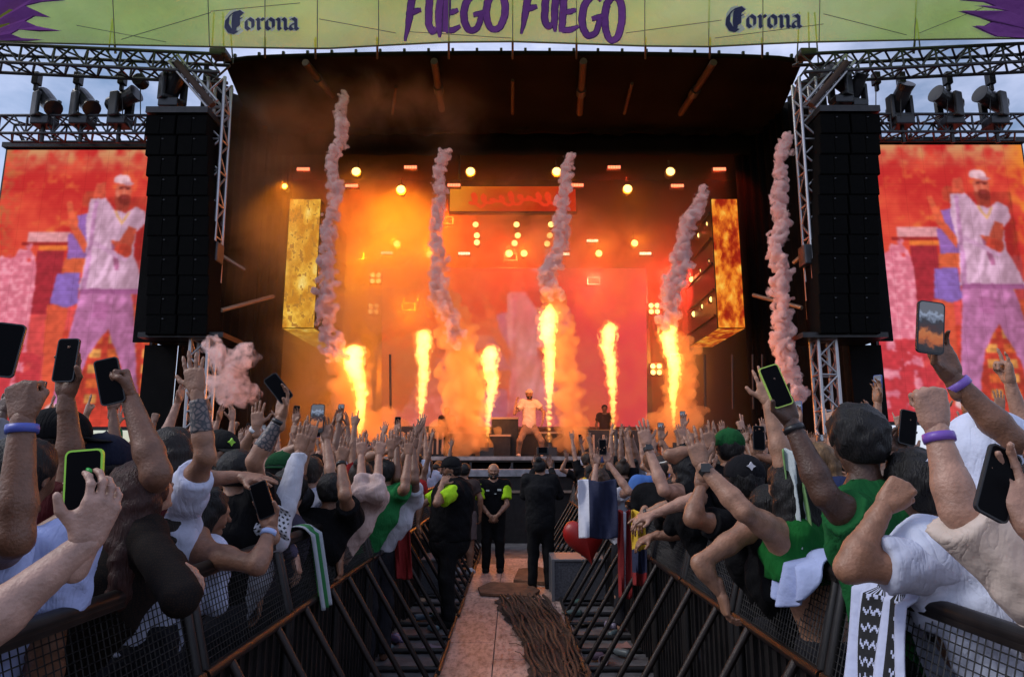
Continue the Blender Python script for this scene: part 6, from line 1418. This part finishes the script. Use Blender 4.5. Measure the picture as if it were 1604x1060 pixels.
r, J = person(dict(label='singer on stage in cream tee and camouflage trousers, legs wide, arm raised', head=P(829, 618, 17.5), face=math.pi-.15, q=.018, cq=.014, hq=.008, skin=TAN, hair=HB, beard=HB, ground=DECK, pelvis=P(830, 668, 17.5).z, shoes=(.5, .4, .35), top={'kind': 'tee', 'color': (.62, .46, .36), 'loose': 1.15, 'wrinkle': .009}, bottom={'color': (.24, .15, .10)}, cap={'color': (.45, .30, .22)},
     legs=[(P(848, 690, 17.35), an2), (P(814, 690, 17.4), an1)],
     arms={'R': {'wr': P(809, 627, 17.3), 'el': P(806, 648, 17.3), 'pose': 'fist', 'd': V((.3, -.1, 1)), 'n': V((1, 0, 0))}, 'L': {'wr': P(850, 661, 17.3), 'el': P(852, 645, 17.5), 'pose': 'relax', 'd': V((-.2, 0, -1)), 'n': V((-1, 0, 0))}}))
for px, py, Y, lb in ((700, 652, 20.6, 'drummer in silhouette behind the left racks'), (947, 648, 20.6, 'musician in silhouette between the right flames')):
    h = P(px, py-8, Y); person(dict(label=lb, head=h, face=math.pi, q=.03, cq=.03, hq=.016, fq=.012, skin=BROWN, hair=HB, hairq=.02, ground=DECK, pelvis=h.z-.72, top={'kind': 'tee', 'color': (.03, .02, .02)}))
# ------------------------------------------------------------------ the crowd behind: one figure of each pose, then copies
SKINS = [(LIGHT, 3), (TAN, 6), (BROWN, 5), (DARK, 2), ((.32, .16, .10), 5)]
TOPS = [('black', INK, 9), ('charcoal', (.05, .05, .055), 3), ('white', (.52, .54, .66), 5), ('grey', (.2, .2, .22), 2), ('navy', (.018, .026, .07), 3), ('red', (.30, .02, .02), 2), ('green', (.02, .14, .05), 2), ('maroon', (.08, .012, .018), 1), ('cream', (.48, .38, .30), 2), ('blue', (.06, .14, .38), 1), ('pink', (.5, .2, .24), 1), ('yellow', (.5, .32, .03), 1)]
HAIRS = {'short': 'short hair', 'curly': 'curly hair', 'long': 'long hair', 'bun': 'hair in a bun', 'cap': 'a cap'}
ARCH = []
def archetype(desc, L_=None, R_=None, ph=None, hs='short', top='tee', female=False, lean=0.):
    h = V((0, .04, 1.60)); arms = {}
    for nm, a in (('L', L_), ('R', R_)):
        if a:
            w_, d, pose, n = a; arms[nm] = {'wr': V(w_), 'd': V(d), 'pose': pose, 'n': V(n)}
    sp = dict(head=h, q=.019, cq=.017, hq=.013, fq=.0078, hairq=.016, arms=arms, label='x', size=.96 if female else 1., bust=female, top={'kind': top, 'color': INK, 'cuff': .8}, hairstyle='short' if hs == 'cap' else hs, hair=HB)
    if hs == 'cap': sp['cap'] = {'color': INK, 'back': rng.random() < .5}
    r, J = person(sp); r.location = (0, -30, -50); pinfo = None
    if ph:
        if ph == 'both': c = (J['L'][2]+J['R'][2])/2+V((0, .02, .09)); pinfo = (c, V((1, 0, 0)))
        else:
            Sp, E, W, A = J[ph]; d = nrm(A['d']); pinfo = (W+d*.115+V((0, -.035, 0)), d)
    ARCH.append((r, desc, hs, top, pinfo))
F_ = (0, 1, .1); U_ = (0, 0, 1); C_ = (0, -1, .1)
archetype('both hands up', ((-.26, .14, 2.00), (-.1, .05, 1), 'open', F_), ((.25, .12, 2.05), (.1, .05, 1), 'open', F_))
archetype('filming right handed', None, ((.20, .22, 1.86), (.05, .1, 1), 'phone', C_), 'R', 'short')
archetype('filming left handed', ((-.18, .2, 1.94), (.0, .1, 1), 'phone', C_), None, 'L', 'curly')
archetype('both hands filming', ((-.08, .30, 1.84), (.1, .1, 1), 'phone', C_), ((.09, .30, 1.84), (-.1, .1, 1), 'phone', C_), 'both', 'long', 'tank', True)
archetype('right fist up', ((-.22, .2, 1.35), (.2, .6, .3), 'relax', (1, 0, 0)), ((.22, .14, 2.06), (.05, .1, 1), 'fist', F_), None, 'cap')
archetype('arms spread wide', ((-.46, .08, 1.94), (-.3, .1, 1), 'open', F_), ((.42, .1, 1.98), (.35, .1, 1), 'open', F_), None, 'long', 'tank', True)
archetype('pointing at the stage', None, ((.24, .30, 1.84), (.0, .6, .8), 'point', (0, .4, -1)), None, 'short')
archetype('horns sign up', ((-.24, .14, 2.0), (-.1, .1, 1), 'horns', F_), None, None, 'curly')
archetype('clapping overhead', ((-.08, .14, 2.03), (.15, .1, 1), 'open', (1, .2, 0)), ((.09, .14, 2.02), (-.15, .1, 1), 'open', (-1, .2, 0)), None, 'bun', 'tee', True)
archetype('filming from high', ((-.25, .15, 1.80), (-.1, .2, 1), 'open', F_), ((.14, .18, 2.06), (.0, .1, 1), 'phone', C_), 'R', 'cap')
archetype('peace sign up', ((-.22, .12, 2.04), (-.05, .1, 1), 'two', F_), ((.24, .22, 1.45), (-.2, .6, .4), 'relax', (-1, 0, 0)), None, 'long', 'tee', True)
archetype('left hand up', ((-.24, .12, 2.02), (-.08, .1, 1), 'open', F_), None, None, 'short', 'long')
archetype('arms bent', ((-.30, .2, 1.68), (-.05, .1, 1), 'claw', F_), ((.30, .2, 1.70), (.08, .1, 1), 'claw', F_), None, 'curly', 'tee')
archetype('right hand up', None, ((.25, .12, 2.06), (.1, .1, 1), 'open', F_), None, 'long', 'crop', True)
def pick(l):
    t = rng.random()*sum(x[-1] for x in l)
    for x in l:
        t -= x[-1]
        if t <= 0: return x
    return l[-1]
used = set(); crowd = []; nph = 0
def place_row(side):
    out_ = []; Y = 3.35
    while Y < 13.8:
        x = 1.46; row = 0; step = .50 if Y < 7 else .58
        lim = min(.80*Y+.25, 5.2 if Y < 9 else 4.4)
        while x < lim:
            xx = side*(x+rng.uniform(-.10, .10)); yy = Y+rng.uniform(-.18, .18)
            if all((xx-a)**2+(yy-b)**2 > .40**2 for a, b in SPOTS): out_.append((xx, yy, row)); SPOTS.append((xx, yy))
            x += step*(1+.10*row); row += 1
        Y += .58 if Y < 7 else .72
    return out_
for side in (-1, 1):
    for xx, yy, row in place_row(side):
        sname = 'left' if side < 0 else 'right'
        zone = 'near camera' if yy < 4.6 else 'halfway to stage' if yy < 7.5 else 'far along aisle' if yy < 10.5 else 'near stage'
        rname = f'at {sname} barrier' if row == 0 else f'{sname} second row' if row == 1 else f'{sname} third row' if row == 2 else f'mid {sname} crowd' if row < 5 else f'deep in {sname} crowd'
        for att in range(200):
            ai = rng.randrange(len(ARCH)); src, desc, hs, topk, pinfo = ARCH[ai]; cn, cc, _ = pick(TOPS) if att < 60 else TOPS[rng.randrange(len(TOPS))]; sk, _ = pick(SKINS)
            who = f'{cn} {dict(tee="tee", tank="tank top", long="long sleeves", crop="crop top")[topk]}, {dict(short="short hair", curly="curly hair", long="long hair", bun="hair bun", cap="cap")[hs]}'
            lb = f'person, {who}, {desc}, {rname}, {zone}'
            if lb not in used: break
        used.add(lb)
        o = copy_tree(src); k = rng.uniform(.95, 1.06)
        o.location = (xx, yy, 0); o.scale = (k, k, k); o.rotation_euler = (rng.uniform(-.05, .03), rng.uniform(-.04, .04), rng.uniform(-.25, .25)+side*rng.uniform(0, .3)+(rng.choice((-1, 1))*rng.uniform(.5, 1.1) if rng.random() < .22 else 0))
        o['label'] = lb; o['group'] = f'{sname} crowd'; o.color = (*sk, 1)
        hcol = pick([(HB, 6), ((.03, .018, .012), 3), ((.09, .04, .02), 1), ((.16, .09, .04), .5)])[0]
        for ch in o.children:
            nm = ch.name.split('.')[0]
            if nm == 'shirt': ch.color = (*cc, 1)
            elif nm == 'hair': ch.color = (*hcol, 1)
            elif nm == 'cap':
                cpc = pick([(INK, 5), ((.02, .03, .08), 2), ((.4, .4, .45), 1), ((.012, .07, .025), 1), ((.25, .02, .02), 1)])[0]; ch.color = (*cpc, 1)
                for b_ in ch.children: b_.color = (*cpc, 1)
            elif nm == 'trousers': ch.color = (*pick([(INK, 3), ((.03, .04, .08), 3), ((.1, .09, .08), 1)])[0], 1)
        if pinfo:
            M = Matrix.LocRotScale(V(o.location), o.rotation_euler, V(o.scale)); c, up = pinfo; lit = rng.random() < .45
            phone(M @ c, M.to_3x3() @ up, M.to_3x3() @ V((0, -1, .12)), f'{"lit" if lit else "dark"} phone of {who}, {rname}, {zone}', case=pick([((.015, .015, .017), 5), ((.5, .5, .52), 1), ((.3, .1, .1), 1), ((.06, .1, .3), 1)])[0], screen='phone_picture' if lit else None, group=f'phones held up in the {sname} crowd')
        crowd.append(o)
def kill(o):
    for c in list(o.children): kill(c)
    bpy.data.objects.remove(o)
for a in ARCH: kill(a[0])
print('crowd', len(crowd))
# ------------------------------------------------------------------ cloths, flags, balloon and litter
PRINT = bpy.data.materials.new('printed_cloth'); PRINT.use_nodes = True
def _print():
    t = PRINT.node_tree; b = t.nodes['Principled BSDF']; b.inputs['Roughness'].default_value = .85; c = t.nodes.new('ShaderNodeVertexColor'); c.layer_name = 'print'
    t.links.new(c.outputs[0], b.inputs['Base Color']); tc = t.nodes.new('ShaderNodeTexCoord'); n = t.nodes.new('ShaderNodeTexNoise'); n.inputs['Scale'].default_value = 30; t.links.new(tc.outputs['Object'], n.inputs['Vector'])
    bp = t.nodes.new('ShaderNodeBump'); bp.inputs['Strength'].default_value = .3; bp.inputs['Distance'].default_value = .02; t.links.new(n.outputs['Fac'], bp.inputs['Height']); t.links.new(bp.outputs[0], b.inputs['Normal'])
_print()
def sheet(name, fn, nu, nv, colf, label, cat, group=None, th=.006, part='cloth'):
    """fn(u,v)->point, colf(u,v)->albedo"""
    pts = [V(fn(i/nu, j/nv)) for i in range(nu+1) for j in range(nv+1)]; o0 = pts[0].copy()
    fs = [(i*(nv+1)+j, i*(nv+1)+j+1, (i+1)*(nv+1)+j+1, (i+1)*(nv+1)+j) for i in range(nu) for j in range(nv)]
    t = empty(name, o0, label, cat, group); me = raw_mesh(part, [p-o0 for p in pts], fs, True)
    at = me.color_attributes.new('print', 'FLOAT_COLOR', 'CORNER'); c4 = []
    for i in range(nu):
        for j in range(nv): c = colf((i+.5)/nu, (j+.5)/nv); c4 += [(*c, 1)]*4
    at.data.foreach_set('color', np.array(c4, np.float32).ravel())
    o = link(part, me, PRINT, t); md = o.modifiers.new('thick', 'SOLIDIFY'); md.thickness = th; return t
def over_rail(y, v, front, backl, out_=.0, side=1):
    """profile of a cloth hung over the barrier's top rail; v 0 = crowd side, 1 = aisle side hem"""
    xt = BX+TOPX; L_ = front+backl+.10; s_ = v*L_
    if s_ < backl: return V((side*(xt+.085), y, TOPZ-.02-(backl-s_)))
    if s_ < backl+.10:
        a = (s_-backl)/.10*math.pi; return V((side*(xt+.02+.065*math.cos(a)), y, TOPZ+.012+.036*math.sin(a)))
    d = s_-backl-.10; return V((side*(xt-.048-out_-d*.20), y, TOPZ-.0-d))
def band(u, v):
    W_ = (.50, .54, .72); K = (.012, .012, .014)
    for c in (.24, .56):
        if abs(u-c) < .075:
            q = (u-c)/.075; t = (v*17) % 1
            up = .30+.5*abs(math.sin((q+1)*math.pi))*(1 if abs(q) < .9 else 0)
            zig = abs(((abs(q)*2) % 1)-.5)*2
            if abs(q) < .74 and .22+.5*zig*.8 < t < .46+.5*zig*.8: return W_
            return K
    return W_
sheet('towel', lambda u, v: over_rail(2.06+.34*u+.02*math.sin(v*5), v, .62, .12, .018*(1+math.sin(u*22))+.012*math.sin(u*9+v*6)), 120, 150, band, 'white jersey with two black chevron bands hung over the right barrier', 'jersey')
def lump(u, v):
    p = over_rail(2.72+.24*u, v, .10+.08*math.sin(u*3.1), .10, .03*(1+math.sin(u*17+v*7))+.03*math.sin(u*math.pi)); p.y += .04*math.sin(v*6+u*3); p.z += .02*math.sin(u*math.pi); return p
sheet('towel', lump, 40, 40, lambda u, v: (.36, .42, .66), 'crumpled pale blue towel bunched over the right barrier', 'towel')
def hang(px0, px1, y0, y1, Y, amp=.04, sk=0.):
    def f(u, v):
        p = P(px0+(px1-px0)*u+sk*v, y0+(y1-y0)*v, Y); return p+V((0, amp*math.sin(u*9+v*3)-.05*v+.3*amp*math.sin(u*21-v*5), .01*math.sin(u*8)))
    return f
NAVYF, REDF, WH = (.010, .014, .045), (.22, .008, .008), (.55, .55, .62)
sheet('flag', hang(906, 966, 752, 842, 6.15), 30, 36, lambda u, v: WH if u < .26 else NAVYF, 'navy and white flag draped over the right barrier beside the heart', 'flag')
sheet('flag', hang(968, 988, 800, 935, 6.2), 20, 30, lambda u, v: WH if abs(u-.5) < .12 else REDF, 'red flag with a white stripe hanging down the right barrier', 'flag')
sheet('flag', hang(990, 1010, 800, 915, 5.6), 20, 36, lambda u, v: (.55, .34, .02) if v < .52 else NAVYF if v < .84 else REDF, 'yellow, blue and red flag hanging down the right barrier', 'flag')
sheet('flag', hang(612, 640, 796, 905, 6.2, .03, 8), 20, 30, lambda u, v: (.45, .50, .72) if v < .26 else REDF, 'red flag with a pale blue top hanging down the left barrier', 'flag')
sheet('scarf', hang(1228, 1250, 705, 860, 2.9, .02, 14), 16, 50, lambda u, v: (.42, .47, .48) if abs(u-.5) < .38 else (.16, .30, .10), 'long white and green scarf hanging from the straight raised arm', 'scarf')
def gcloth(u, v): return over_rail(4.05+.16*u, v, .42, .08, .02*(1+math.sin(u*14)), -1)
sheet('cloth', gcloth, 20, 36, lambda u, v: (.012, .14, .035) if abs(u-.55) < .28 else (.33, .36, .40), 'green and grey cloth hanging over the left barrier', 'cloth')
r_, Jg = hero('hand dangling a green cloth over the left barrier from a person in a dark sweater', (455, 772, 4.3), lean=(.2, 0), skin=LIGHT, top={'kind': 'long', 'color': (.06, .05, .08), 'cuff': .9}, hairstyle='curly', arms={'R': arm((462, 872, 3.95), (472, 915, 3.92), (438, 850, 3.9), 'relax', n=(-1, 0, -.2), band=(.35, .12, .5), sh=(438, 812, 4.2))}) if True else None
def chain_scarf(u, v): return P(402+52*u, 795+48*v, 3.52)+V((0, .05*math.sin(u*6)+.03*math.sin(v*7), .012*math.sin(u*11)))
sheet('scarf', chain_scarf, 60, 56, lambda u, v: (.012, .012, .014) if ((u*9+(int(v*8) % 2)*.5) % 1-.5)**2+((v*8) % 1-.5)**2 < .085 else (.52, .52, .56), 'black and white dotted scarf worn in the left crowd', 'scarf')
# heart balloon
hb = empty('heart_balloon', P(917, 850, 6.5), 'red heart shaped balloon hanging at the right barrier', 'balloon')
vs, fs = [], []; nu, nv = 40, 14; c = P(917, 842, 6.5)
for j in range(nv+1):
    ph = math.pi*j/nv; rr = math.sin(ph); yy = math.cos(ph)*.10
    for i in range(nu):
        t = 2*math.pi*i/nu; hx = 16*math.sin(t)**3/16; hz = (13*math.cos(t)-5*math.cos(2*t)-2*math.cos(3*t)-math.cos(4*t))/16
        vs.append(c+Matrix.Rotation(-.22, 3, 'Y') @ V((hx*.20*rr**.7, yy, hz*.24*rr**.7)))
for j in range(nv):
    for i in range(nu): fs.append((j*nu+i, j*nu+(i+1) % nu, (j+1)*nu+(i+1) % nu, (j+1)*nu+i))
m = MB(); m.poly(vs, fs); m.build('foil', mat('red_foil', (.30, .008, .006), .42, var=.2), hb, smooth=True); bar_obj('string', c+V((0, 0, .2)), P(935, 800, 6.5), .004, BMETAL, hb)
# grey flight cases standing by the barriers
def case(px, py0, py1, w_, Y, label):
    a, b = P(px, py0, Y), P(px, py1, Y); t = empty('flight_case', (a.x, Y+.3, .03), label, 'case'); h_ = a.z-.03
    m = MB(); m.box((a.x, Y+.3, .03+h_/2), (w_, .6, h_-.02)); m.build('panel', mat('grey_speckle', (.085, .085, .095), .6, var=.5, vscale=40), t)
    for sx in (-1, 1):
        for sy in (0, .6): m = MB(); m.box((a.x+sx*w_/2, Y+sy, .03+h_/2), (.035, .035, h_)); m.build('edge', mat('case_edge', (.2, .2, .21), .5, .5), t)
    m = MB(); m.box((a.x, Y+.3, a.z+.008), (w_+.03, .63, .03)); m.build('lid', mat('case_edge', ()), t, bevel=.006)
case(912, 878, 960, .72, 8.6, 'grey speckled flight case with pale lid below the heart balloon'); case(652, 878, 930, .62, 9.0, 'grey speckled flight case behind the left barrier braces')
# cups, cans and crumpled sheets under the barriers
KIT = [('crushed_cup', (.34, .34, .36)), ('drink_can', (.14, .15, .18)), ('paper_scrap', (.32, .24, .2)), ('bottle', (.10, .11, .13))]
PLACEN = ['nearest the camera', 'under the near braces', 'midway along the barrier', 'by the flag', 'near the grey case', 'below the guard']
k_ = 0
for side in (-1, 1):
    for i in range(12):
        nm, c_ = KIT[i % 4]; zi = i//4; y = (5.6, 6.9, 8.2)[zi]+rng.uniform(0, 1.2); x = side*rng.uniform(.66, 1.12); p = V((x, y, .012)); a = rng.uniform(0, 6.28); d = V((math.cos(a), math.sin(a), 0)); m = MB()
        if nm in ('crushed_cup', 'drink_can', 'bottle'):
            r0 = .038; q = p+V((0, 0, r0)); pr = {'crushed_cup': [(0, .028), (.3, .03), (.5, .024), (1, .042), (1, .038), (.1, .025)], 'drink_can': [(0, .026), (.08, .033), (.9, .033), (1, .026)], 'bottle': [(0, .03), (.1, .034), (.6, .034), (.8, .014), (1, .013)]}[nm]; l = .22 if nm == 'bottle' else .12; m.tube2(q-d*l/2, q+d*l/2, pr, 12)
        else:
            n = 5; m.poly([p+V(((i_ % n-2)*.05*math.cos(a)-(i_//n-2)*.04*math.sin(a), (i_ % n-2)*.05*math.sin(a)+(i_//n-2)*.04*math.cos(a), .004+.03*rng.random())) for i_ in range(n*n)], [(i_*n+j, i_*n+j+1, (i_+1)*n+j+1, (i_+1)*n+j) for i_ in range(n-1) for j in range(n-1)])
        o = m.build(nm, PAINT, None, p, True, tuple(v*rng.uniform(.5, 1.1) for v in c_)); k_ += 1
        tag(o, f'{nm.replace("_", " ")} on the floor under the {("near", "middle", "far")[zi]} braces of the {"left" if side < 0 else "right"} barrier', 'litter')
o = None
